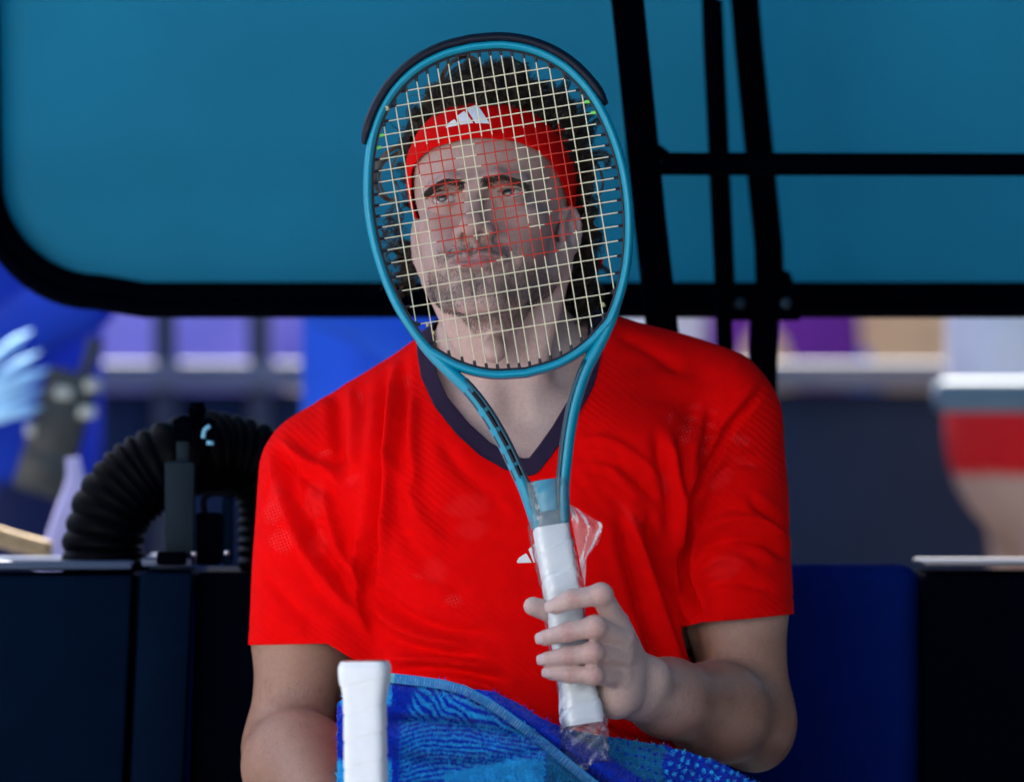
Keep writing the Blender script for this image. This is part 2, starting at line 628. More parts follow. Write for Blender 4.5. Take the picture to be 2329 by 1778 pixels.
def f_neck(P):
    d = cap(P, NECK_TOP, NECK_BASE, 0.060, 0.064)
    # sterno-mastoids and the gullet
    ml, mr = from_head((-62, 22, -50)), from_head((62, 22, -50))
    notch = A(1165, 925, -0.005)
    d = smin(d, cap(P, ml, notch + np.array([-.016, 0, 0]), 0.013, 0.010), 0.02)
    d = smin(d, cap(P, mr, notch + np.array([.016, 0, 0]), 0.013, 0.010), 0.02)
    d = smin(d, cap(P, from_head((0, -2, -84)), notch + np.array([0, .022, .03]), 0.024, 0.020), 0.03)
    d = smin(d, sph(P, from_head((0, -4, -138)), 0.0120), 0.025)
    return d

def f_torso(P):
    d = ell(P, A(1195, 1190, 0.085), (0.168, 0.112, 0.200))
    d = smin(d, cap(P, SH_L + np.array([.05, .01, .0]), SH_R + np.array([-.05, .01, 0]), 0.050, 0.050), 0.07)
    d = smin(d, cap(P, A(1148, 850, 0.10), A(800, 1015, 0.09), 0.050, 0.040), 0.05)
    d = smin(d, cap(P, A(1165, 830, 0.10), A(1620, 912, 0.09), 0.052, 0.044), 0.05)
    d = smin(d, ell(P, A(1010, 1110, 0.00), (0.088, 0.055, 0.075)), 0.05)
    d = smin(d, ell(P, A(1380, 1095, 0.00), (0.088, 0.055, 0.075)), 0.05)
    d = smin(d, ell(P, A(1200, 1490, 0.085), (0.158, 0.112, 0.180)), 0.06)
    d = smin(d, ell(P, A(1190, 1740, 0.10), (0.170, 0.118, 0.125)), 0.06)
    # collar bones and the notch between them
    notch = A(1168, 935, -0.02)
    d = smin(d, cap(P, notch + np.array([-.022, 0.006, 0.002]), A(860, 985, 0.03), 0.009, 0.010), 0.018)
    d = smin(d, cap(P, notch + np.array([.022, 0.006, 0.002]), A(1540, 900, 0.03), 0.009, 0.010), 0.018)
    d = smax(d, -sph(P, notch + np.array([0, -.012, .008]), 0.012), 0.02)
    return d

def f_arm_l(P):
    d = chain(P, [SH_L, (SH_L * .45 + EL_L * .55), EL_L], [0.058, 0.044, 0.040], 0.03)
    d = smin(d, ell(P, SH_L * .5 + EL_L * .5 + np.array([.002, -.005, 0]), (0.040, 0.041, 0.085)), 0.03)
    fw = EL_L + (WR_L - EL_L) * 0.25
    d = smin(d, chain(P, [EL_L, fw, WR_L], [0.042, 0.052, 0.032], 0.02), 0.022)
    d = smin(d, sph(P, EL_L + np.array([-.012, .020, -.008]), 0.026), 0.02)
    hd = WR_L + (WR_L - EL_L) / np.linalg.norm(WR_L - EL_L) * 0.08
    d = smin(d, cap(P, WR_L, hd, 0.028, 0.034), 0.03)
    return d

def f_arm_r(P):
    d = chain(P, [SH_R, (SH_R * .45 + EL_R * .55), EL_R], [0.058, 0.044, 0.042], 0.03)
    d = smin(d, ell(P, SH_R * .45 + EL_R * .55 + np.array([-.002, -.005, 0]), (0.040, 0.041, 0.085)), 0.03)
    fw = EL_R + (WR_R - EL_R) * 0.30
    fw2 = EL_R + (WR_R - EL_R) * 0.75
    d = smin(d, chain(P, [EL_R, fw, fw2, WR_R], [0.042, 0.047, 0.036, 0.0285], 0.02), 0.022)
    d = smin(d, sph(P, EL_R + np.array([.008, .018, -.020]), 0.027), 0.02)
    # veins, tendons and the wrist knuckle
    for off, a0, a1 in (((-.004, -.040, .012), .25, .62), ((.006, -.036, -.012), .40, .95), ((.0, -.030, .024), .55, 1.0)):
        u_ = (WR_R - EL_R)
        p0, p1, p2 = EL_R + u_ * a0, EL_R + u_ * (a0 + a1) / 2 + np.array([0, 0, .004]), EL_R + u_ * a1
        k0 = .047 / .040; k2 = .030 / .040
        o_ = np.array(off)
        d = smin(d, chain(P, [p0 + o_ * k0, p1 + o_ * 1.0, p2 + o_ * k2], [.0018, .0022, .0016], .002), .006)
    d = smin(d, sph(P, WR_R + np.array([.012, -.012, .016]), 0.015), 0.02)
    return d

# ---- the hand that holds the racket: MCP, PIP, DIP, tip of each finger
HY = -0.245
FINGERS = {
    'index':  ([A(1402, 1415, HY - .012), A(1366, 1352, HY - .041), A(1302, 1362, HY - .043), A(1262, 1378, HY - .030)], [.0118, .0104, .0095, .0080]),
    'middle': ([A(1414, 1450, HY - .010), A(1352, 1425, HY - .044), A(1290, 1437, HY - .043), A(1240, 1450, HY - .025)], [.0119, .0104, .0093, .0078]),
    'ring':   ([A(1413, 1492, HY - .006), A(1347, 1484, HY - .042), A(1290, 1491, HY - .041), A(1243, 1499, HY - .025)], [.0113, .0098, .0089, .0074]),
    'little': ([A(1408, 1538, HY - .002), A(1348, 1535, HY - .037), A(1296, 1533, HY - .037), A(1254, 1530, HY - .024)], [.0105, .0091, .0082, .0068]),
}
THUMB = ([A(1420, 1520, HY + .022), A(1350, 1445, HY + .030), A(1268, 1396, HY + .018), A(1212, 1378, HY + .006)], [.0170, .0120, .0112, .0092])

def f_hand(P):
    # palm: metacarpals from the wrist to each knuckle
    wr = WR_R
    d = None
    for i, n_ in enumerate(('index', 'middle', 'ring', 'little')):
        mcp = FINGERS[n_][0][0]
        c = cap(P, wr + np.array([-.004, .004, .012 - .008 * i]), mcp + np.array([0.0, .004, 0]), 0.0175, 0.0118)
        d = c if d is None else smin(d, c, 0.012)
    d = smin(d, ell(P, A(1402, 1575, HY + .022), (0.024, 0.026, 0.026)), 0.018)   # heel of the hand
    for n_, (pts, rads) in FINGERS.items():
        c = chain(P, pts, rads, 0.004)
        for kk in (1,):
            c = smin(c, sph(P, pts[kk] + np.array([.001, -.001, .0005]), rads[kk] * 1.04), 0.004)
        for kk, am in ((1, .00075), (2, .00050)):          # skin folds over the joints
            ax_ = (pts[kk + 1] - pts[kk - 1]).astype(np.float32); ax_ /= np.linalg.norm(ax_)
            rel = P - pts[kk].astype(np.float32)
            t = rel @ ax_
            c = c + np.float32(am) * np.exp(-np.einsum('ij,ij->i', rel, rel) / np.float32(.00018)) * (np.float32(.5) + np.float32(.5) * np.cos(t * np.float32(2 * math.pi / .0042))) * np.exp(-(t / np.float32(.006)) ** 2)
        d = smin(d, c, 0.0045)
    c = chain(P, THUMB[0], THUMB[1], 0.006)
    d = smin(d, c, 0.008)
    return d

def f_legs(P):
    d = None
    for s in (-1, 1):
        hip = np.array([.09 * s, .08, .55]); kn = np.array([.255 * s, -.40, .52]); an = np.array([.24 * s, -.36, .09])
        c = chain(P, [hip, kn, an], [.078, .054, .036], .03)
        c = smin(c, ell(P, (.245 * s, -.315, .36), (.050, .055, .12)), .04)
        c = smin(c, cap(P, an + np.array([0, .02, -.04]), an + np.array([.02 * s, -.16, -.055]), .036, .030), .03)
        d = c if d is None else smin(d, c, .02)
    return d

def mid(a, b):
    return (np.asarray(a) + np.asarray(b)) / 2

def bounds(pts, pad):
    pts = np.array(pts)
    return pts.min(0) - pad, pts.max(0) + pad

P_HEAD = Part(f_head, from_head((0, 0, 0)) - .155, from_head((0, 0, 0)) + .155)
P_NECK = Part(f_neck, *bounds([NECK_TOP, NECK_BASE, A(1165, 925, -.005)], .085))
P_TORSO = Part(f_torso, A(700, 1960, 0.08) - np.array([0, .16, 0]), A(1690, 780, 0.08) + np.array([0, .15, 0]))
P_ARML = Part(f_arm_l, *bounds([SH_L, EL_L, WR_L, WR_L * 1.35 - EL_L * .35], .065))
P_ARMR = Part(f_arm_r, *bounds([SH_R, EL_R, WR_R], .065))
P_HAND = Part(f_hand, *bounds([p for f_ in FINGERS.values() for p in f_[0]] + THUMB[0] + [WR_R], .03))
P_LEGS = Part(f_legs, (-.34, -.6, 0), (.34, .18, .66))
f_body = compose([P_NECK, P_TORSO, P_ARML, P_ARMR, P_LEGS, P_HEAD, P_HAND], [.028] * 5 + [.016, .010])

QUAL = 1.0
HZ0, HZ1 = 1.02, 1.345
bx_ = axis([(-0.36, -0.125, .004), (-0.125, 0.125, .0015 * QUAL), (0.125, 0.36, .0035)])
by_ = axis([(-0.60, -0.30, .006), (-0.30, 0.035, .0016 * QUAL), (0.035, 0.22, .005)])
bz_ = axis([(0.0, 0.54, .008), (0.54, 0.655, .0035), (0.655, 0.825, .0015 * QUAL), (0.825, HZ0, .004), (HZ0, HZ1, .0015 * QUAL), (HZ1, 1.40, .006)])
bv, bq = extract(f_body, bx_, by_, bz_)

# ---- skin colour (lips, flush, tan, stubble shadow, plus painted eye-socket shade)
def build_skin_colour(v):
    q = to_head(v.astype(np.float32))
    base = np.tile(np.array([0.545, 0.380, 0.330]), (len(v), 1))
    qx = np.abs(q[:, 0])
    def blend(mask, col):
        base[:] = base * (1 - mask[:, None]) + np.array(col) * mask[:, None]
    inh = (np.linalg.norm(q - np.array([0, -20, -20]), axis=1) < 175).astype(float)
    g = lambda c, r: np.exp(-(((q - np.array(c)) / np.array(r)) ** 2).sum(1))
    gx = lambda c, r: np.exp(-((((np.stack([qx, q[:, 1], q[:, 2]], 1)) - np.array(c)) / np.array(r)) ** 2).sum(1))
    blend(0.35 * gx((44, -75, -28), (22, 30, 18)) * inh, (0.44, 0.21, 0.18))
    blend(0.45 * g((0, -112, -44), (14, 14, 12)) * inh, (0.44, 0.21, 0.18))
    blend(0.65 * gx((31, -85, -5), (18, 16, 12)) * inh, (0.22, 0.14, 0.14))  # shade of the eye sockets painted into the skin colour
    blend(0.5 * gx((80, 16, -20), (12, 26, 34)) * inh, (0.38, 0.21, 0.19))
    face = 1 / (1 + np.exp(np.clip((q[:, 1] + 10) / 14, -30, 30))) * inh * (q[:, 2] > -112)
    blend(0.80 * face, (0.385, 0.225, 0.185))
    # lips
    zm = -75.3 + 0.0022 * qx ** 2
    up = (q[:, 2] > zm) & (q[:, 2] < zm + 4.4 - 0.0062 * qx ** 2)
    lo = (q[:, 2] <= zm) & (q[:, 2] > zm - 7.8 + 0.013 * qx ** 2)
    lip = ((up | lo) & (qx < 26) & (q[:, 1] < -85)).astype(float)
    blend(0.9 * lip, (0.29, 0.135, 0.135))
    # stubble shadow
    t1 = 1.0 * g((0, -95, -63), (1e3, 30, 9)) * (qx < 40) * (qx > 1.5)
    jaw = 1 / (1 + np.exp(np.clip((q[:, 2] + 82 - 0.30 * np.maximum(qx - 30, 0)) / 4.5, -30, 30)))
    jaw = np.maximum(jaw, 0.35 / (1 + np.exp(np.clip(-(qx - 64) / 3.0, -30, 30))) * (q[:, 2] < -20) * (q[:, 1] < 6))
    neckcut = 1 / (1 + np.exp(np.clip(-(q[:, 2] + 113) / 4, -30, 30))) * np.clip(1.15 - 0.75 * (np.abs(q[:, 0]) > 48) * (q[:, 2] > -62), 0, 1)
    stub = np.clip(np.maximum(t1, jaw * neckcut) * (q[:, 1] < 12), 0, 1) * inh * (1 - lip)
    soul = np.exp(-((q[:, 0] / 15) ** 2 + ((q[:, 2] + 89) / 5) ** 2))
    stub = stub * (1 - 0.75 * np.exp(-(((qx - 20) / 9) ** 2 + ((q[:, 2] + 93) / 7) ** 2)))
    nn = vnoise(v * 1.0, 160.0, 3) * 0.25 + vnoise(v, 420.0, 5) * 0.25
    blend(np.clip(stub * (0.62 + nn), 0, 0.88), (0.115, 0.090, 0.082))
    # tan of the forearms
    arm = np.clip((0.80 - v[:, 2]) / 0.05, 0, 1) * np.where(v[:, 0] < 0, 1.0, np.clip((v[:, 1] + 0.235) / 0.085, 0, 1) ** 1.3) * np.clip((np.abs(v[:, 0]) - .105) / .03, 0, 1)
    blend(0.85 * arm, (0.310, 0.145, 0.086))
    # knuckles
    for n_, (pts, rads) in FINGERS.items():
        for kk in (1, 2):
            m = np.exp(-(np.linalg.norm(v - (pts[kk] + np.array([0, -.008, 0])), axis=1) / 0.008) ** 2)
            blend(0.55 * m, (0.50, 0.22, 0.19))
        m = np.exp(-(np.linalg.norm(v - pts[3], axis=1) / 0.010) ** 2)
        blend(0.4 * m, (0.52, 0.27, 0.24))
    # creases over the finger joints
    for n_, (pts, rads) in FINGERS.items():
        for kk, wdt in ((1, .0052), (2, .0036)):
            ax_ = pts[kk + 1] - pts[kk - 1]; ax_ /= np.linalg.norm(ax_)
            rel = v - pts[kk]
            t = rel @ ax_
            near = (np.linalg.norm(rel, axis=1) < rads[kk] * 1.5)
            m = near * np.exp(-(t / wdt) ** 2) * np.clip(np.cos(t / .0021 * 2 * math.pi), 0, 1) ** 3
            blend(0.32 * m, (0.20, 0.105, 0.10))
    blot = vnoise(v, 28, 9) * 0.5 + vnoise(v, 65, 11) * 0.5
    base *= (1 + 0.07 * blot)[:, None] * np.array([1, 1, 1])
    base[:, 1:] *= (1 - 0.05 * vnoise(v, 40, 21))[:, None]
    return np.clip(base, 0.01, 0.9), stub, lip

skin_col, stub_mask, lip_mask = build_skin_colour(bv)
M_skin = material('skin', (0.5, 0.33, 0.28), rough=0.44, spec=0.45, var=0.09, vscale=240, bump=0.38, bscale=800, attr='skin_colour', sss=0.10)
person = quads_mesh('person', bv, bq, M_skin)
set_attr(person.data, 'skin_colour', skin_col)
tag(person, 'seated player in red shirt and red headband holding a teal racket before his face', 'person')
body_normals = vnormals(bv, bq)

# ---- eyes
M_sclera = material('eye_white', (0.46, 0.44, 0.45), rough=0.12, spec=0.6, var=0.03, vscale=200)
M_iris = material('iris', (0.05, 0.033, 0.022), rough=0.08, spec=0.7, var=0.4, vscale=900)
M_pupil = material('pupil', (0.004, 0.004, 0.004), rough=0.05, spec=0.7, var=0.0)
for sx, c in zip((-1, 1), EYES):
    # gaze: a little up and towards the viewer's left
    gz = Vector((-0.10, -1, 0.17)).normalized()
    Rq = gz.to_track_quat('Z', 'Y').to_matrix()
    vs, fs, mi = [], [], []
    nr, ns = 22, 32
    for i in range(nr + 1):
        th = math.pi * i / nr
        for j in range(ns):
            ph = 2 * math.pi * j / ns
            r_ = 12.3 + (0.5 * math.exp(-(th / 0.42) ** 2))
            p = Rq @ Vector((math.sin(th) * math.cos(ph), math.sin(th) * math.sin(ph), math.cos(th))) * r_
            vs.append(from_head(np.array(c) + np.array(p)))
    for i in range(nr):
        th = math.pi * (i + 0.5) / nr
        for j in range(ns):
            fs.append((i * ns + j, i * ns + (j + 1) % ns, (i + 1) * ns + (j + 1) % ns, (i + 1) * ns + j))
            mi.append(2 if th < 0.22 else (1 if th < 0.54 else 0))
    mesh_from('eye', vs, fs, [M_sclera, M_iris, M_pupil], person, True, mi)

# ---- strands (hair, beard, brows): tapered ribbons/tubes collected in numpy
class Strands:
    def __init__(self):
        self.v, self.f = [], []
        self.n = 0
    def ribbon(self, pts, w, side):
        """flat hair: quads across `side`"""
        pts = np.asarray(pts); n = len(pts)
        ws = w * (1 - np.linspace(0, 1, n) ** 2 * 0.85)
        a = pts - side * ws[:, None] / 2; b = pts + side * ws[:, None] / 2
        for i in range(n):
            self.v += [a[i], b[i]]
        for i in range(n - 1):
            o = self.n + 2 * i
            self.f.append((o, o + 1, o + 3, o + 2))
        self.n += 2 * n
    def lock(self, pts, r, sides=5, taper=0.8):
        n = len(pts)
        t = np.linspace(0, 1, n)
        rr = r * (0.75 + 0.5 * np.sin(np.pi * np.minimum(t * 1.3, 1)) * 0.5) * (1 - taper * t ** 2.5)
        v, f = tube(pts, np.maximum(rr, r * 0.06), sides=sides, cap=True, voff=self.n)
        self.v += v; self.f += f; self.n += len(v)
    def build(self, name, mat, parent):
        return mesh_from(name, self.v, self.f, mat, parent)

M_hair = material('hair_dark', (0.034, 0.022, 0.014), rough=0.45, spec=0.35, var=0.5, vscale=120, bump=0.25, bscale=800)
M_hair_light = material('hair_brown', (0.10, 0.060, 0.032), rough=0.4, spec=0.5, var=0.4, vscale=100)
M_beard = material('beard_hair', (0.060, 0.052, 0.050), rough=0.5, spec=0.4, var=0.5, vscale=300)

# beard: short hairs rooted in the stubble
BD = Strands()
cand = np.where((stub_mask > 0.25) & (body_normals @ np.array([0, -1, 0]) > -0.3))[0]
pick = rng.choice(cand, size=min(4200, len(cand)), replace=False, p=stub_mask[cand] / stub_mask[cand].sum())
down = from_head((0, -10, -100)) - from_head((0, 0, 0)); down /= np.linalg.norm(down)
for i in pick:
    nrm = body_normals[i]
    tdir = down - nrm * down.dot(nrm)
    d_ = nrm * 0.4 + tdir * 0.9 + rng.normal(0, 0.35, 3)
    d_ /= np.linalg.norm(d_)
    L = rng.uniform(0.0018, 0.0042)
    sd = np.cross(d_, [0, 1, 0]) ; sd /= np.linalg.norm(sd) + 1e-9
    p0 = bv[i] + rng.normal(0, 0.0005, 3)
    BD.ribbon([p0, p0 + d_ * L * .6, p0 + d_ * L + tdir * L * .15], 0.00030, sd)
BD.build('beard', M_beard, person)

# fine hair on the forearms
AH = Strands()
fa = np.where((bv[:, 2] < .715) & (bv[:, 2] > .58) & (np.abs(bv[:, 0]) > .13) & (bv[:, 1] > -.19) & (body_normals[:, 1] < .2))[0]
for i in rng.choice(fa, size=1100, replace=False):
    ar = (WR_R - EL_R) if bv[i][0] > 0 else (WR_L - EL_L)
    nrm = body_normals[i]
    d_ = ar / np.linalg.norm(ar) * .7 + np.array([0, 0, -.5]) + rng.normal(0, .3, 3)
    d_ -= nrm * d_.dot(nrm) * .75; d_ /= np.linalg.norm(d_)
    L = rng.uniform(.006, .014)
    sd = np.cross(d_, nrm)
    AH.ribbon([bv[i], bv[i] + d_ * L * .5 + nrm * L * .18, bv[i] + d_ * L + nrm * L * .12], .00024, sd)
o = AH.build('arm_hair', M_hair, person); o['kind'] = 'stuff'

def head_surface(o, dv, off=0.0, start=140, ears=True):
    """march inwards along rays in head space (mm) to the head surface + off (arrays of rays)"""
    o = np.atleast_2d(np.asarray(o, np.float32)); dv = np.atleast_2d(np.asarray(dv, np.float32))
    dv = dv / np.linalg.norm(dv, axis=1)[:, None]
    t = np.full(max(len(o), len(dv)), start, np.float32)
    for _ in range(26):
        t -= (head_mm(o + dv * t[:, None], ears) - np.asarray(off, np.float32)) * np.float32(0.8)
    return o + dv * t[:, None]

# brows
for s in (-1, 1):
    BR = Strands()
    arc = catmull([(8, 0, 7.2), (18, 0, 8.8), (30, 0, 9.3), (42, 0, 7.6), (50, 0, 4.0)], 60)
    nb = 1400
    u = np.clip(rng.beta(1.5, 1.35, nb), 0, .999)
    c = arc[(u * 60).astype(int)]
    hh = 5.0 * (1 - 0.45 * u)
    zr = rng.uniform(-1, 0.9, nb) * hh
    x, z = c[:, 0] + rng.normal(0, .8, nb), c[:, 2] + zr
    P = head_surface(np.stack([s * x, 0 * x, z], 1), np.tile([0, -1, 0], (nb, 1)), 0.05, start=105)
    for k in range(nb):
        L = rng.uniform(4, 7)
        d_ = np.array([s * (0.6 + 0.7 * u[k]), -0.20 + 0.42 * u[k], (0.45 - 0.75 * u[k]) + (0.45 if zr[k] < 0 else -0.45)]) + rng.normal(0, .18, 3)
        d_ /= np.linalg.norm(d_)
        wp = [from_head(P[k]), from_head(P[k] + d_ * L * .5 + np.array([0, -.5, 0])), from_head(P[k] + d_ * L)]
        BR.ribbon(wp, 0.00050, HR @ np.array([d_[2], 0, -d_[0]]) / (abs(d_[2]) + abs(d_[0])))
    BR.build('eyebrow', M_hair, person)
# lashes
for sx, c in zip((-1, 1), EYES):
    LS = Strands()
    for k in range(46):
        u = k / 45 * 2 - 1
        x = c[0] + u * 14.0
        z = 2.9 * math.sqrt(max(0, 1 - u * u)) - 1.1
        yy = -69 - math.sqrt(max(1, 14.0 ** 2 - (u * 14.0) ** 2 - z * z)) if abs(u) < .95 else -73
        p = np.array([x, yy - .1, z])
        d_ = np.array([u * .5, -1, .35]); d_ /= np.linalg.norm(d_)
        LS.ribbon([from_head(p), from_head(p + d_ * 1.8), from_head(p + d_ * 3.4 + np.array([0, 0, .9]))], 0.00035, HR @ np.array([1, 0, 0]))
    LS.build('eyelashes', M_hair, person)

# ---- headband: wraps the head, wide over the forehead, ends above the ears
M_red_band = material('headband_red', (0.62, 0.0015, 0.002), rough=0.85, spec=0.06, var=0.08, vscale=80, bump=0.25, bscale=1200)
M_white_print = material('white_print', (0.80, 0.80, 0.82), rough=0.6, spec=0.3, var=0.03, vscale=100)
# per azimuth (0 = straight ahead, +90 = viewer's right ear): lower and upper height
BAND_AZ = [0, 25, 50, 75, 95, 120, 150, 180]
BAND_LO = [51, 48, 37, 19, 9, -2, -12, -16]
BAND_HI = [102, 100, 92, 70, 54, 42, 32, 28]
def band_points(az, v, off):
    az = np.asarray(az, float); v = np.asarray(v, float)
    a_ = np.minimum(np.abs(az), 180)
    lo = np.interp(a_, BAND_AZ, BAND_LO); hi = np.interp(a_, BAND_AZ, BAND_HI)
    z = lo + (hi - lo) * v
    r_ = np.radians(az)
    oz = z * 0.66 + 4
    o = np.stack([0 * z, 0 * z + 14, oz], 1)
    dv = np.stack([np.sin(r_), -np.cos(r_), (z - oz) / 88.0], 1)
    return head_surface(o, dv, off, start=150, ears=False)
NA, NV = 84, 11
fs = []
azs = np.repeat(np.linspace(-180, 180, NA + 1)[:-1], NV)
vv = np.tile(np.linspace(0, 1, NV), NA)
rip = np.where((np.abs(azs) > 30) & (np.abs(azs) < 150), 0.5 * np.sin(azs * .35 + vv * 5) * np.sin(azs * .11 + 1), 0.25 * np.sin(azs * .2 + vv * 3))
BP = band_points(azs, vv, 2.4 + 1.2 * (1 - (2 * vv - 1) ** 8) + rip)
vs = [from_head(p) for p in BP]
for i in range(NA):
    k = (i + 1) % NA
    for j in range(NV - 1):
        fs.append((i * NV + j, k * NV + j, k * NV + j + 1, i * NV + j + 1))
band = mesh_from('headband', vs, fs, M_red_band, person)
m = band.modifiers.new('thick', 'SOLIDIFY'); m.thickness = 0.0028; m.offset = 1
m = band.modifiers.new('sub', 'SUBSURF'); m.levels = 1; m.render_levels = 1

# three slanted bars of the emblem; bars in emblem units (x right, y up)
EMBLEM = [[(0.00, 0.00), (0.30, 0.00), (0.20, 0.26), (0.17, 0.29), (0.03, 0.16), (-0.01, 0.06)],
          [(0.34, 0.00), (0.64, 0.00), (0.41, 0.58), (0.37, 0.60), (0.23, 0.41)],
          [(0.69, 0.00), (1.00, 0.00), (0.70, 0.88), (0.66, 0.90), (0.43, 0.72)]]
def emblem_patch(name, poly, place, mat, parent):
    """flat print: polygon tessellated and laid onto a surface by place(x[], y[])"""
    bm = bmesh.new()
    vsl = [bm.verts.new((x, y, 0)) for x, y in poly]
    bm.faces.new(vsl)
    bmesh.ops.triangulate(bm, faces=bm.faces)
    for _ in range(3):
        bmesh.ops.subdivide_edges(bm, edges=list(bm.edges), cuts=1)
        bmesh.ops.triangulate(bm, faces=bm.faces)
    xy = np.array([v.co[:2] for v in bm.verts])
    for v, p in zip(bm.verts, place(xy[:, 0], xy[:, 1])):
        v.co = Vector([float(c) for c in p])
    bmesh.ops.recalc_face_normals(bm, faces=bm.faces)
    return bm_obj(name, bm, mat, parent, smooth=True)

def on_band(x, y):
    az = -2.5 + (x - 0.5) * 24
    v = 0.30 + y * 0.58 + (x - .5) * -0.02
    return [from_head(p) for p in band_points(az, v, 6.9)]
for poly in EMBLEM:
    emblem_patch('emblem_bar', poly, on_band, M_white_print, band)

# knot tails of the headband behind the head, viewer's right
for k, (p0, p1, w) in enumerate([((1318, 585), (1362, 612), .010), ((1300, 596), (1322, 625), .007), ((1330, 600), (1352, 622), .009)]):
    pts = catmull([A(p0[0] - 14, p0[1] - 16, .10), A(p0[0], p0[1], .095), A(p1[0], p1[1], .09)], 10)
    v, f = tube(pts, np.linspace(w * .7, w, 11), sides=10, squash=(1.0, 0.25), up=(0.3, 1, 0))
    mesh_from('headband_tail', v, f, M_red_band, band)
# ---- hair: dark scalp cap, curly locks, stray strands
class Bulk:
    """many strands at once: S x N x 3 points -> flat ribbons, two crossed per strand when thick"""
    def __init__(self):
        self.v, self.f, self.n = [], [], 0
    def add(self, pts, width, taper=0.8, cross=True):
        pts = np.asarray(pts, np.float64)
        S, N, _ = pts.shape
        tan = np.gradient(pts, axis=1)
        tan /= np.linalg.norm(tan, axis=2)[..., None] + 1e-9
        ref = rng.normal(0, 1, (S, 1, 3))
        s1 = np.cross(tan, ref); s1 /= np.linalg.norm(s1, axis=2)[..., None] + 1e-9
        s2 = np.cross(tan, s1)
        t = np.linspace(0, 1, N)
        w = (width * (1 - taper * t ** 3))[None, :, None]
        for s in ([s1, s2] if cross else [s1]):
            ab = np.stack([pts - s * w / 2, pts + s * w / 2], 2).reshape(-1, 3)
            base = self.n + (np.arange(S)[:, None] * N + np.arange(N - 1)[None]) * 2
            q = np.stack([base, base + 1, base + 3, base + 2], -1).reshape(-1, 4)
            self.v.append(ab); self.f.append(q); self.n += len(ab)
    def build(self, name, mat, parent):
        return quads_mesh(name, np.concatenate(self.v), np.concatenate(self.f), mat, parent)

def lock_strands(path, n, spread, curl=0.0, turns=2.0, phase=None, npts=16):
    """n strands that follow one lock's path (world), spread about it and curled together"""
    P = catmull(path, npts - 1)
    tan = np.gradient(P, axis=0); tan /= np.linalg.norm(tan, axis=1)[:, None] + 1e-9
    ref = np.array([0.3, 0.9, 0.2])
    a = np.cross(tan, ref); a /= np.linalg.norm(a, axis=1)[:, None] + 1e-9
    b = np.cross(tan, a)
    t = np.linspace(0, 1, npts)
    ph = rng.uniform(0, 6.28) if phase is None else phase
    ang = ph + t * turns * 2 * math.pi
    env = np.minimum(t * 3, 1) * curl
    core = P + a * (np.cos(ang) * env)[:, None] + b * (np.sin(ang) * env)[:, None]
    out = np.zeros((n, npts, 3))
    for k in range(n):
        r_ = spread * math.sqrt(rng.random()); th = rng.uniform(0, 6.28)
        sp = r_ * (0.8 + 0.5 * np.sin(t * 3.0 + rng.uniform(0, 2)))
        out[k] = core + a * (math.cos(th) * sp)[:, None] + b * (math.sin(th) * sp)[:, None] + rng.normal(0, spread * .10, (npts, 3)).cumsum(0) * 0.5
    return out

# scalp cap
NAZ, NEL = 72, 22
az = np.repeat(np.linspace(-180, 180, NAZ + 1)[:-1], NEL)
el = np.tile(np.linspace(0, 1, NEL), NAZ)
a_ = np.abs(az)
e0 = np.interp(a_, [0, 40, 70, 95, 120, 180], [38, 36, 26, 5, -28, -34])
E = np.radians(e0 + (90 - e0) * el ** 0.9)
R_ = np.radians(az)
dv = np.stack([np.sin(R_) * np.cos(E), -np.cos(R_) * np.cos(E), np.sin(E)], 1)
cap_off = 4.5 + 5.0 * vnoise(dv, 5.0, 4) + 6.0 * np.clip(np.sin(E), 0, 1)
capp = head_surface(np.tile([0, 14, 28], (len(dv), 1)), dv, np.maximum(cap_off, 1.5), start=190)
fs = []
for i in range(NAZ):
    k = (i + 1) % NAZ
    for j in range(NEL - 1):
        fs.append((i * NEL + j, k * NEL + j, k * NEL + j + 1, i * NEL + j + 1))
hair_cap = mesh_from('hair', [from_head(p) for p in capp], fs, M_hair, person)

HB, HL = Bulk(), Bulk()
# locks over the crown: grow out of the cap, sweep up and back, and curl
nroot = 330
az = rng.uniform(-180, 180, nroot); a_ = np.abs(az)
e0 = np.interp(a_, [0, 40, 70, 95, 120, 180], [37, 35, 27, 14, -20, -30])
E = np.radians(e0 + (86 - e0) * rng.random(nroot) ** 1.2)
R_ = np.radians(az)
dv = np.stack([np.sin(R_) * np.cos(E), -np.cos(R_) * np.cos(E), np.sin(E)], 1)
roots = head_surface(np.tile([0, 14, 28], (nroot, 1)), dv, 4.0, start=190)
for i in range(nroot):
    n_ = dv[i]
    flow = np.array([n_[0] * .35, 0.55 - 0.2 * abs(n_[0]), 0.45]) + rng.normal(0, .35, 3)
    L = rng.uniform(18, 34) * (0.5 if -140 < az[i] < -40 else 1.0)
    p = roots[i]
    pts = [p, p + n_ * L * .35 + flow * L * .15, p + n_ * L * .55 + flow * L * .5, p + n_ * L * .45 + flow * L * .95 + np.array([0, 0, -L * .12])]
    S = lock_strands([from_head(q) for q in pts], 30, 0.0062, curl=0.0042, turns=rng.uniform(.7, 1.5), npts=18)
    HB.add(S, 0.00065, taper=.5)
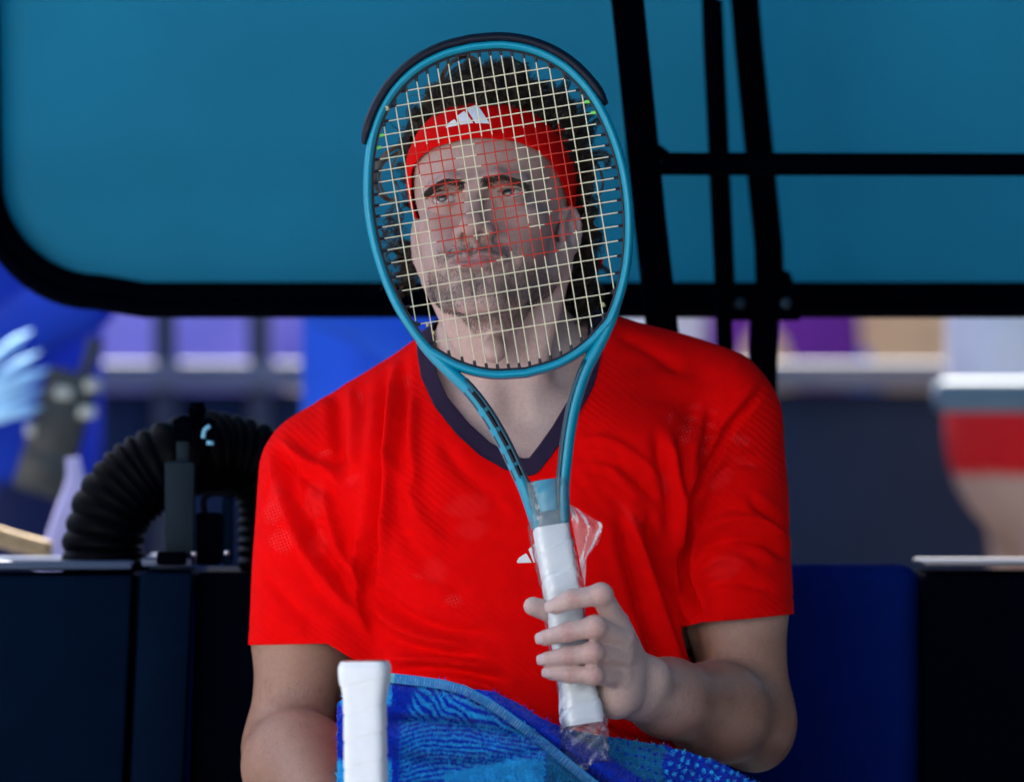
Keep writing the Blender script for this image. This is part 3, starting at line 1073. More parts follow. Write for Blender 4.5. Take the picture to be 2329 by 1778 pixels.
# hair hanging behind the ears to the nape
def hang(p0, L, lean, n, curl, w=0.0010, spread=0.004, bulk=None):
    p0 = np.asarray(p0, float)
    pts = [p0, p0 + np.array([lean * .25, .004, -L * .35]), p0 + np.array([lean * .7, .004, -L * .7]), p0 + np.array([lean, 0, -L])]
    (bulk or HB).add(lock_strands(pts, n, spread, curl=curl, turns=rng.uniform(1.2, 2.4)), w)
for k in range(26):
    hang(A(rng.uniform(1272, 1345), rng.uniform(470, 590), rng.uniform(.035, .10)), rng.uniform(.05, .085), rng.uniform(-.008, .022), 14, .006)
for k in range(22):
    hang(A(rng.uniform(1285, 1345), rng.uniform(590, 660), rng.uniform(.05, .10)), rng.uniform(.03, .055), rng.uniform(-.006, .014), 14, .006)
for k in range(14):
    hang(A(rng.uniform(908, 950), rng.uniform(540, 600), rng.uniform(.03, .08)), rng.uniform(.025, .04), rng.uniform(-.004, .010), 13, .005)
for k in range(12):      # side hair spilling out under the band
    hang(A(rng.uniform(1315, 1345), rng.uniform(330, 450), rng.uniform(.0, .06)), rng.uniform(.04, .06), rng.uniform(-.004, .012), 10, .005)
    hang(A(rng.uniform(880, 915), rng.uniform(430, 500), rng.uniform(.0, .06)), rng.uniform(.03, .06), rng.uniform(-.012, .004), 2, .006)
# loose curls that stand off the head (pixel paths on the photograph, at their own depth)
def curl_path(pts, y, n, spread, bulk, w=0.0009):
    bulk.add(lock_strands([A(px, py, y + rng.normal(0, .004)) for px, py in pts], n, spread, npts=22), w)
curl_path([(910, 330), (880, 348), (858, 375), (852, 408), (862, 440), (885, 458), (905, 450)], .02, 13, .0016, HL)
curl_path([(912, 340), (895, 372), (893, 400), (905, 425), (915, 445)], .025, 11, .0014, HL)
curl_path([(905, 345), (870, 372), (863, 410), (880, 448), (912, 462)], .03, 9, .0012, HL)
curl_path([(1000, 200), (1010, 165), (1030, 140), (1062, 129), (1085, 140), (1098, 170)], .03, 16, .0020, HL)
curl_path([(1008, 205), (1020, 172), (1044, 150), (1070, 148)], .04, 10, .0016, HL)
curl_path([(1120, 190), (1126, 158), (1150, 137), (1185, 146), (1210, 165)], .04, 16, .003, HB)
curl_path([(1340, 350), (1362, 380), (1372, 415), (1362, 445), (1340, 452)], .04, 9, .0014, HL)
curl_path([(1325, 330), (1345, 360), (1350, 400), (1335, 430)], .04, 10, .002, HL)
for k in range(26):      # fine stray hairs at both sides of the neck and by the ears
    x0 = rng.choice([rng.uniform(880, 915), rng.uniform(1330, 1350)])
    s_ = -1 if x0 < 1100 else 1
    y0 = rng.uniform(440, 640)
    pts = [(x0, y0), (x0 + s_ * rng.uniform(5, 25), y0 + rng.uniform(-15, 15)), (x0 + s_ * rng.uniform(8, 36), y0 + rng.uniform(5, 40)), (x0 + s_ * rng.uniform(-5, 40), y0 + rng.uniform(20, 60))]
    curl_path(pts, .05, 2, .0012, HB, .0006)
for k in range(40):      # fly-aways round the crown
    i = rng.integers(nroot)
    p = roots[i]; n_ = dv[i]
    L = rng.uniform(24, 40)
    sw = rng.normal(0, .5, 3)
    pts = [p, p + n_ * L * .5 + sw * L * .2, p + n_ * L * .8 + sw * L * .6, p + n_ * L * .7 + sw * L]
    HB.add(lock_strands([from_head(q) for q in pts], 2, .001, curl=.003, turns=1.0), .0005)
o = HB.build('hair_locks', M_hair, person); o['kind'] = 'stuff'
o = HL.build('loose_curls', M_hair_light, person); o['kind'] = 'stuff'

# ---- finger nails
M_nail = material('nail', (0.56, 0.40, 0.37), rough=0.28, spec=0.5, var=0.04, vscale=300)
for n_, (pts, rads) in FINGERS.items():
    tip, dip = pts[3], pts[2]
    ax_ = (tip - dip); ax_ /= np.linalg.norm(ax_)
    out = np.array([-0.45, -1.0, 0.10]); out -= ax_ * out.dot(ax_); out /= np.linalg.norm(out)
    sd = np.cross(ax_, out)
    c = tip + ax_ * 0.0012
    r_ = rads[3]
    vs, fs = [], []
    NU, NW = 9, 9
    for i in range(NU):
        for j in range(NW):
            u = i / (NU - 1) * 2 - 1; w = j / (NW - 1) * 2 - 1
            wid = 0.80 * (1 - 0.25 * max(0, u) ** 4 - 0.3 * max(0, -u) ** 6)
            th = w * wid
            rr = r_ * (1.03 - 0.10 * u * u)
            vs.append(c + ax_ * u * 0.0058 + (out * math.cos(th) + sd * math.sin(th)) * rr)
    for i in range(NU - 1):
        for j in range(NW - 1):
            fs.append((i * NW + j, i * NW + j + 1, (i + 1) * NW + j + 1, (i + 1) * NW + j))
    o = mesh_from('fingernail', vs, fs, M_nail, person)
    m = o.modifiers.new('thick', 'SOLIDIFY'); m.thickness = 0.0006; m.offset = 0

# ---- shirt
HEM_L, HEM_R = A(668, 1475, .062), A(1694, 1412, .036)
def f_sh_torso(P):
    d = f_torso(P) - np.float32(0.010)
    d = smin(d, ell(P, A(1200, 1330, 0.075), (0.168, 0.122, 0.26)), 0.05)
    d = smin(d, ell(P, A(1195, 1640, 0.07), (0.170, 0.130, 0.16)), 0.05)
    return d
def f_sh_l(P):
    d = cap(P, SH_L + np.array([.0, 0, .002]), HEM_L + np.array([.004, -.007, -.05]), 0.064, 0.0505)
    d = smin(d, cap(P, A(790, 1180, .04), A(800, 1520, .015), 0.048, 0.026), 0.05)
    return d
def f_sh_r(P):
    d = cap(P, SH_R + np.array([.0, 0, .002]), HEM_R + np.array([0, -.004, -.05]), 0.062, 0.0500)
    d = smin(d, cap(P, A(1620, 1150, .04), A(1640, 1400, .02), 0.046, 0.040), 0.05)
    return d
S_T = Part(f_sh_torso, A(690, 1980, 0.08) - np.array([0, .18, 0]), A(1700, 770, 0.08) + np.array([0, .18, 0]))
S_L = Part(f_sh_l, *bounds([SH_L, HEM_L, A(800, 1520, .015)], .085))
S_R = Part(f_sh_r, *bounds([SH_R, HEM_R], .085))
f_shirt = compose([S_T, S_L, S_R], [.02, .016, .016])
sx_ = axis([(-0.33, 0.34, .0032)]); sy_ = axis([(-0.16, 0.02, .0034), (0.02, 0.25, .006)]); sz_ = axis([(0.56, 1.10, .0032)])
sv, sq = extract(f_shirt, sx_, sy_, sz_)
sv = sv.astype(np.float64)

def smooth01(x, a, b):
    t = np.clip((x - a) / (b - a), 0, 1)
    return t * t * (3 - 2 * t)

NECK_IN = [(965, 500), (978, 700), (986, 801), (993, 848), (1019, 905), (1067, 964), (1114, 1006), (1162, 1034), (1200, 1046), (1227, 1012), (1257, 970), (1290, 914), (1317, 863), (1333, 800), (1340, 720), (1350, 500)]
def c_neck(P):
    px = to_px(P)
    s = smooth01(P[:, 1], 0.045, 0.13)
    px = px + np.stack([0 * s, 250 * s], 1)
    return sd_poly(px, NECK_IN) / PXM
def sleeve_l(P):
    px = to_px(P)
    lim = np.interp(px[:, 0], [560, 745, 815, 860], [1466, 1463, 1506, 1530])
    return (lim - px[:, 1]) / PXM
def sleeve_r(P):
    px = to_px(P)
    lim = np.interp(px[:, 0], [1560, 1593, 1700, 1802, 1830], [1424, 1415, 1407, 1396, 1394])
    return (lim - px[:, 1]) / PXM
P32 = sv.astype(np.float32)
dT, dL, dR = f_sh_torso(P32), f_sh_l(P32), f_sh_r(P32)
isL, isR = dL < dT, dR < dT
def shirt_cut(P, w0):
    c = c_neck(P) - w0
    p = P.astype(np.float32)
    t = f_sh_torso(p)
    c = np.minimum(c, np.maximum(sleeve_l(P), (f_sh_l(p) - t)))
    c = np.minimum(c, np.maximum(sleeve_r(P), (f_sh_r(p) - t)))
    return c
COLLAR_W = 0.0150

def snap(P, cutf, c, mask, it=3):
    """slide vertices that hang over a cut onto it, within the surface"""
    P = P.copy()
    idx = np.where(mask)[0]
    for _ in range(it):
        Q = P[idx]
        c0 = cutf(Q)
        g = np.zeros_like(Q)
        for a_ in (0, 2):
            e = np.zeros(3); e[a_] = 1e-4
            g[:, a_] = (cutf(Q + e) - c0) / 1e-4
        g2 = (g * g).sum(1) + 1e-6
        mv = -(c0 / g2)[:, None] * g
        ln = np.linalg.norm(mv, axis=1)[:, None]
        mv *= np.minimum(1, 0.004 / (ln + 1e-9))
        P[idx] += mv
    return P

# folds: pixel polylines, depth of the fold (m; + = ridge), half width (px)
FOLDS = [
 ([(921, 820), (916, 930), (905, 1040)], -.0035, 10), ([(883, 850), (866, 1000), (856, 1143), (846, 1271), (832, 1367)], -.0075, 12),
 ([(902, 840), (886, 980), (878, 1110), (868, 1230)], .0050, 13), ([(940, 900), (936, 1010), (945, 1120)], .0032, 14),
 ([(764, 890), (768, 986), (774, 1060)], -.0040, 13), ([(800, 880), (808, 980), (806, 1080)], .0035, 15),
 ([(636, 1000), (693, 1050), (755, 1075), (790, 1130)], .0050, 14), ([(640, 1040), (700, 1090), (760, 1130)], -.0040, 14),
 ([(612, 1020), (645, 1129), (693, 1248), (740, 1319), (812, 1400), (838, 1440)], .0050, 13),
 ([(640, 1020), (672, 1129), (722, 1240), (770, 1300), (828, 1365)], -.0050, 13),
 ([(690, 1090), (702, 1180), (716, 1262)], -.0045, 12), ([(735, 1080), (748, 1170), (775, 1260), (815, 1330)], .0045, 14),
 ([(600, 1300), (660, 1370), (720, 1420)], -.0030, 14), ([(590, 1380), (650, 1420), (700, 1440)], .002, 14),
 ([(820, 1200), (800, 1300), (820, 1400)], .0040, 12),
 ([(860, 1010), (910, 1080), (960, 1180), (1010, 1230)], .0028, 16), ([(890, 1160), (960, 1280), (1060, 1350)], -.0028, 15),
 ([(850, 1340), (930, 1400), (1020, 1430), (1120, 1440)], -.0042, 15), ([(845, 1380), (940, 1440), (1060, 1470)], .0042, 14),
 ([(870, 1450), (980, 1480), (1090, 1490)], -.0040, 11), ([(880, 1500), (990, 1500), (1130, 1520)], .0045, 11),
 ([(900, 1525), (1010, 1520), (1150, 1548)], -.0045, 10), ([(960, 1550), (1060, 1550), (1160, 1580)], .004, 10),
 ([(1400, 1500), (1450, 1590), (1500, 1640)], .004, 14), ([(1350, 1620), (1440, 1660), (1540, 1680)], .004, 14),
 ([(1740, 880), (1664, 967), (1612, 1062), (1566, 1157)], -.0040, 8), ([(1715, 880), (1640, 967), (1590, 1062), (1552, 1150)], .0026, 11),
 ([(1566, 1150), (1560, 1224), (1552, 1300), (1575, 1370), (1590, 1410)], -.0095, 11),
 ([(1517, 986), (1542, 1105), (1548, 1180), (1530, 1260)], .0050, 14), ([(1490, 990), (1520, 1110), (1530, 1200)], -.0035, 13),
 ([(1600, 930), (1580, 1010), (1562, 1110)], .0034, 13), ([(1625, 960), (1600, 1040), (1580, 1120)], -.0026, 10),
 ([(1431, 1150), (1469, 1295), (1498, 1390), (1540, 1510), (1560, 1600)], .0075, 14), ([(1405, 1180), (1440, 1310), (1470, 1410), (1505, 1530)], -.0050, 14),
 ([(1470, 1180), (1500, 1290), (1530, 1370)], -.0060, 13), ([(1380, 1060), (1430, 1110), (1480, 1180)], .0026, 14),
 ([(1590, 1210), (1660, 1180), (1740, 1190), (1790, 1230)], .0042, 13), ([(1585, 1250), (1660, 1225), (1740, 1235), (1790, 1270)], -.0042, 12),
 ([(1580, 1300), (1650, 1270), (1720, 1290)], .0036, 13), ([(1585, 1340), (1660, 1320), (1760, 1340)], -.0030, 12),
 ([(1700, 1130), (1760, 1180), (1790, 1210)], -.0032, 10), ([(1600, 1110), (1660, 1060), (1720, 1050)], -.0022, 10),
 ([(1320, 1000), (1380, 1000), (1450, 1040), (1520, 1110)], .0018, 10), ([(1310, 1040), (1390, 1050), (1460, 1100), (1520, 1170)], -.0018, 10),
 ([(1300, 1080), (1380, 1100), (1450, 1160), (1490, 1230)], .0018, 10), ([(1400, 760), (1480, 800), (1560, 850)], -.002, 14),
 ([(1000, 1000), (1060, 1080), (1150, 1150)], -.0022, 16), ([(1100, 1120), (1180, 1160)], .0015, 14),
]
sn = vnormals(sv, sq)
def fold_height(P, front):
    px = to_px(P)
    h = np.zeros(len(P))
    for line, amp, w in FOLDS:
        d, t, sd = sd_line(px, catmull(line, 14))
        prof = np.exp(-(d / (w * .85)) ** 2) - 0.35 * np.exp(-((d - 2.0 * w) / (1.2 * w)) ** 2)
        h += amp * prof * np.clip(np.minimum(t, 1 - t) * 6 + .15, 0, 1) * 1.55
    h *= front
    h += 0.0016 * vnoise(P, 14, 2) + 0.0010 * vnoise(P * np.array([1, 1, .6]), 34, 6)
    # tension ripples across the right chest
    cx_, cy_ = 1700.0, 860.0
    r_ = np.hypot(px[:, 0] - cx_, px[:, 1] - cy_)
    rip = np.sin(r_ / 5.6) * np.exp(-((r_ - 430) / 120) ** 2) * smooth01(px[:, 0], 1270, 1340) * (1 - smooth01(px[:, 0], 1470, 1540)) * smooth01(px[:, 1], 950, 1020)
    h += 0.0005 * rip * front
    return h
front = np.clip(-sn[:, 1] * 1.6 + .35, 0, 1)
c_neck_v = c_neck(sv)
c0 = shirt_cut(sv, 0.0)
hh = fold_height(sv, front) * smooth01(c_neck_v, 0.0, 0.03)
# a hem bead at the sleeve ends
cs = np.where(isL, sleeve_l(sv), np.where(isR, sleeve_r(sv), 1.0))
hh += 0.0010 * np.exp(-((cs - 0.017) / 0.0012) ** 2) * -1.0
sv_d = sv + sn * hh[:, None]

def piece(name, lo, hi, mat, parent, lift=0.0, thick=0.0016):
    """the part of the shirt between two distances from the neckline, sleeves and waist cut"""
    def cutf(P):
        c = np.minimum(shirt_cut(P, lo), hi - c_neck(P)) if hi is not None else shirt_cut(P, lo)
        return c
    c = cutf(sv)
    keep = (c[sq] > 0).any(1) & (sv[sq][:, :, 2] > 0.565).all(1)
    P = snap(sv_d, cutf, c, c < 0)
    v, q, used = drop_faces(P, sq, keep)
    n_ = sn[used]
    v = v + n_ * lift
    V2, Q2 = shell(v, q, n_, thick)
    o = quads_mesh(name, V2, Q2, mat, parent)
    return o, v, used

M_shirt = material('shirt_red', (0.80, 0.0012, 0.0016), rough=0.9, spec=0.05, var=0.06, vscale=60, bump=0.30, bscale=1500)
def perforated(m):
    """fine rows of open-mesh dots in the knit; the skin tone under them shows through"""
    nt = m.node_tree
    b = nt.nodes['Principled BSDF']
    src = b.inputs['Base Color'].links[0].from_socket
    at = nt.nodes.new('ShaderNodeAttribute'); at.attribute_name = 'open_mesh'
    sh = nt.nodes.new('ShaderNodeAttribute'); sh.attribute_name = 'sheer'
    tc = nt.nodes.new('ShaderNodeTexCoord')
    mp = nt.nodes.new('ShaderNodeMapping'); mp.inputs['Scale'].default_value = (310, 0, 330); mp.inputs['Rotation'].default_value = (0, 0.35, 0)
    nt.links.new(tc.outputs['Object'], mp.inputs['Vector'])
    vo = nt.nodes.new('ShaderNodeTexVoronoi'); vo.inputs['Randomness'].default_value = 0.12; vo.inputs['Scale'].default_value = 1.0
    nt.links.new(mp.outputs[0], vo.inputs['Vector'])
    lt = nt.nodes.new('ShaderNodeMapRange'); lt.inputs['From Min'].default_value = 0.42; lt.inputs['From Max'].default_value = 0.22
    nt.links.new(vo.outputs['Distance'], lt.inputs['Value'])
    mu = nt.nodes.new('ShaderNodeMath'); mu.operation = 'MULTIPLY'
    nt.links.new(lt.outputs[0], mu.inputs[0]); nt.links.new(at.outputs['Fac'], mu.inputs[1])
    ad = nt.nodes.new('ShaderNodeMath'); ad.operation = 'ADD'; ad.use_clamp = True
    nt.links.new(mu.outputs[0], ad.inputs[0])
    wv = nt.nodes.new('ShaderNodeTexNoise'); wv.inputs['Scale'].default_value = 700
    nt.links.new(tc.outputs['Object'], wv.inputs['Vector'])
    ms = nt.nodes.new('ShaderNodeMath'); ms.operation = 'MULTIPLY'
    nt.links.new(wv.outputs['Fac'], ms.inputs[0]); nt.links.new(sh.outputs['Fac'], ms.inputs[1])
    nt.links.new(ms.outputs[0], ad.inputs[1])
    mx = nt.nodes.new('ShaderNodeMix'); mx.data_type = 'RGBA'
    mx.inputs['B'].default_value = (0.80, 0.14, 0.15, 1)
    nt.links.new(ad.outputs[0], mx.inputs['Factor']); nt.links.new(src, mx.inputs['A']); nt.links.new(mx.outputs['Result'], b.inputs['Base Color'])
perforated(M_shirt)
def knit_ripple(m):
    """fine engineered ribs running across the knit"""
    nt = m.node_tree
    b = nt.nodes['Principled BSDF']
    bp = b.inputs['Normal'].links[0].from_node
    tc = nt.nodes.new('ShaderNodeTexCoord')
    mp = nt.nodes.new('ShaderNodeMapping'); mp.inputs['Rotation'].default_value = (0, math.radians(-38), 0)
    nt.links.new(tc.outputs['Object'], mp.inputs['Vector'])
    wv = nt.nodes.new('ShaderNodeTexWave'); wv.wave_type = 'BANDS'; wv.bands_direction = 'Z'
    wv.inputs['Scale'].default_value = 52; wv.inputs['Distortion'].default_value = 5.0; wv.inputs['Detail'].default_value = 2.0; wv.inputs['Detail Scale'].default_value = .35
    nt.links.new(mp.outputs[0], wv.inputs['Vector'])
    nz = nt.nodes.new('ShaderNodeTexNoise'); nz.inputs['Scale'].default_value = 9
    nt.links.new(tc.outputs['Object'], nz.inputs['Vector'])
    rg = nt.nodes.new('ShaderNodeMapRange'); rg.inputs['From Min'].default_value = .45; rg.inputs['From Max'].default_value = .65
    nt.links.new(nz.outputs['Fac'], rg.inputs['Value'])
    mu = nt.nodes.new('ShaderNodeMath'); mu.operation = 'MULTIPLY'
    nt.links.new(wv.outputs['Fac'], mu.inputs[0]); nt.links.new(rg.outputs[0], mu.inputs[1])
    b2 = nt.nodes.new('ShaderNodeBump'); b2.inputs['Strength'].default_value = .45; b2.inputs['Distance'].default_value = .0012
    nt.links.new(mu.outputs[0], b2.inputs['Height']); nt.links.new(bp.outputs['Normal'], b2.inputs['Normal'])
    nt.links.new(b2.outputs['Normal'], b.inputs['Normal'])
knit_ripple(M_shirt)
M_collar = material('collar_purple', (0.024, 0.014, 0.040), rough=0.8, spec=0.15, var=0.08, vscale=60, bump=0.4, bscale=1400)
shirt, shv, shused = piece('shirt', COLLAR_W, None, M_shirt, person)
collar, _, _ = piece('collar', 0.0, COLLAR_W + 0.0008, M_collar, shirt, lift=0.0012, thick=0.0026)

def px_blobs(P, blobs):
    px = to_px(P); o = np.zeros(len(P))
    for cx_, cy_, rx, ry, rot in blobs:
        c_, s_ = math.cos(math.radians(rot)), math.sin(math.radians(rot))
        dx, dy = px[:, 0] - cx_, px[:, 1] - cy_
        u = (dx * c_ + dy * s_) / rx; w = (-dx * s_ + dy * c_) / ry
        o = np.maximum(o, smooth01(1.35 - np.hypot(u, w) - .25 * vnoise(P, 120, 13), 0, .7))
    return o
MESH_PATCH = [(622, 1165, 20, 24, 25), (642, 1230, 28, 24, 30), (1570, 952, 14, 8, 5), (1562, 975, 15, 10, 5), (1556, 997, 13, 8, 5), (1614, 967, 12, 7, 10),
              (1606, 997, 11, 8, 10), (1600, 1025, 8, 8, 10), (1684, 1000, 20, 10, 15), (1525, 950, 5, 14, 5), (740, 1030, 16, 7, -10), (1030, 1365, 20, 12, 0), (948, 1310, 10, 6, 0), (820, 905, 5, 14, 0), (928, 868, 5, 16, 0)]
SHEER = [(715, 1140, 22, 40, 10), (722, 1235, 20, 32, 10), (1060, 1150, 46, 26, -5), (1075, 1205, 36, 22, -5), (990, 1300, 30, 26, 35), (800, 1090, 18, 10, -30), (625, 1120, 14, 30, 15),
         (1640, 1090, 34, 16, -40), (1650, 1290, 44, 26, -30), (1512, 1100, 10, 24, -10), (1580, 925, 16, 8, 0), (1625, 935, 14, 7, 5), (1690, 1050, 30, 8, 20), (1430, 1170, 40, 8, 50)]
set_attr(shirt.data, 'open_mesh', np.tile(px_blobs(shv, MESH_PATCH) * 0.20, 2))
set_attr(shirt.data, 'sheer', np.tile(px_blobs(shv, SHEER) * 0.07, 2))

shpx = to_px(shv)
shfront = sn[shused][:, 1] < -0.1
def on_shirt(x, y):
    out = []
    for a_, b_ in zip(x, y):
        px, py = 1177 + a_ * 108, 1280 - b_ * 74 + a_ * -4
        d = (shpx[:, 0] - px) ** 2 + (shpx[:, 1] - py) ** 2 + (~shfront) * 1e6
        k = np.argsort(d)[:4]
        yy = shv[k, 1].mean() - 0.0014
        out.append(A(px, py, yy))
    return out
for poly in EMBLEM:
    emblem_patch('emblem_bar', poly, on_shirt, M_white_print, shirt)

# the body under the shirt gives way a little so that no fold of cloth cuts into it
cov = f_shirt(bv.astype(np.float32)) < 0.012
bv64 = bv.astype(np.float64)
inside = cov & (c_neck(bv64) > .012) & (bv64[:, 2] > .56)
dTb, dLb, dRb = f_sh_torso(bv.astype(np.float32)), f_sh_l(bv.astype(np.float32)), f_sh_r(bv.astype(np.float32))
lim = np.full(len(bv), 1.0)
lim = np.where((dLb < dTb), np.minimum(lim, sleeve_l(bv64)), lim)
lim = np.where((dRb < dTb), np.minimum(lim, sleeve_r(bv64)), lim)
w_in = inside * smooth01(np.minimum(lim, c_neck(bv64) - .004), .008, .030)
bv_in = bv64 - body_normals * (0.013 * w_in)[:, None]
person.data.vertices.foreach_set('co', bv_in.astype(np.float32).ravel())
person.data.update()

# ---- shorts over hips and thighs (below the towel)
M_shorts = material('shorts_navy', (0.012, 0.014, 0.035), rough=0.85, spec=0.2, var=0.1, vscale=40, bump=0.2, bscale=900)
def f_shorts(P):
    d = None
    for s in (-1, 1):
        c = cap(P, (.09 * s, .08, .55), (.205 * s, -.27, .522), .088, .072)
        d = c if d is None else smin(d, c, .03)
    d = smin(d, ell(P, A(1190, 1740, 0.10), (0.166, 0.116, 0.120)) - np.float32(.004), .04)
    return np.maximum(d, P[:, 2] - np.float32(.605))
hv, hq = extract(f_shorts, axis([(-.34, .34, .008)]), axis([(-.38, .26, .008)]), axis([(.42, .66, .008)]))
quads_mesh('shorts', hv, hq, M_shorts, person)
# ================================================================== rackets
M_teal = material('racket_teal', (0.0012, 0.27, 0.40), rough=0.30, spec=0.35, var=0.05, vscale=60, coat=0.12)
M_teal_dark = material('racket_dark_teal', (0.004, 0.055, 0.085), rough=0.35, spec=0.5, var=0.05, vscale=60)
M_black = material('racket_black', (0.006, 0.007, 0.012), rough=0.35, spec=0.5, var=0.15, vscale=80)
M_bumper = material('bumper_navy', (0.0015, 0.004, 0.014), rough=0.45, spec=0.25, var=0.25, vscale=120, bump=0.2, bscale=500)
M_string = material('string_cream', (0.74, 0.68, 0.46), rough=0.45, spec=0.4, var=0.05, vscale=200)
M_string_red = material('string_red', (0.55, 0.030, 0.012), rough=0.5, spec=0.3, var=0.2, vscale=400)
M_green = material('grommet_green', (0.20, 0.75, 0.12), rough=0.4, spec=0.4, var=0.1)
M_grip = material('grip_white', (0.80, 0.82, 0.83), rough=0.75, spec=0.25, var=0.03, vscale=60, bump=0.25, bscale=900)
M_knot = material('knot_cream', (0.45, 0.38, 0.20), rough=0.6, var=0.2)

# half outline of the hoop and shaft in racket units (u across, v along, metres from the butt)
SIDE = [(0.0, .6705), (.030, .6675), (.060, .6565), (.087, .6358), (.108, .6045), (.1205, .5655), (.1260, .5230), (.1235, .4780), (.1140, .4350), (.0985, .3990), (.0770, .3660), (.0590, .3420)]
BRIDGE = [(.0890, .3835), (.0640, .3640), (.0340, .3510), (0.0, .3465)]
SHAFT = [(.1030, .4080), (.0920, .3870), (.0775, .3660), (.0590, .3420), (.0440, .3140), (.0330, .2850), (.0250, .2580), (.0185, .2330), (.0150, .2120), (.0125, .196)]

W1 = lambda u, v: (800 + u / 3.0545, 50 + v / 3.0545)
W2 = lambda u, v: (800 + u / 3.2368, 450 + v / 3.2368)
STENCIL = [W1(358, 882), W1(690, 832), W1(700, 850), W1(850, 800), W1(1108, 768), W1(1120, 790), W1(1190, 745), W1(1462, 706), W1(1500, 790), W1(1532, 860), W1(1548, 950), W1(1578, 1020), W1(1592, 1170), W1(1615, 1250), W1(1612, 1330), W1(1590, 1412),
           W2(1668, 200), W2(1602, 302), W2(1522, 395), W2(1440, 428), W2(1350, 437), W2(1270, 430), W2(1205, 372), W2(1190, 366), W2(1112, 436), W2(1040, 485), W2(960, 512), W2(880, 514), W2(788, 500), W2(716, 452), W2(640, 366), W2(600, 288),
           W1(548, 1412), W1(520, 1262), W1(492, 1112), W1(455, 1000), W1(372, 930)]
HOLE_A = [W1(692, 820), W1(852, 795), W1(866, 905), W1(893, 965), W1(932, 1130), W1(960, 1275), W1(972, 1350), W1(960, 1430), W1(950, 1475), W1(878, 1510), W1(808, 1450), W1(792, 1370), W1(780, 1300), W1(760, 1150), W1(726, 990), W1(706, 910)]
HOLE_B = [W1(1112, 770), W1(1192, 740), W1(1200, 838), W1(1228, 878), W1(1310, 905), W1(1362, 1058), W1(1378, 1130), W1(1388, 1240), W1(1386, 1330), W1(1330, 1440), W1(1250, 1440), W1(1222, 1390), W1(1200, 1250), W1(1168, 1090), W1(1135, 930), W1(1120, 850)]

def octa(th, hw, hd, p=7.0):
    c, s = abs(math.cos(th)) / hw, abs(math.sin(th)) / hd
    return (c ** p + s ** p) ** (-1 / p)

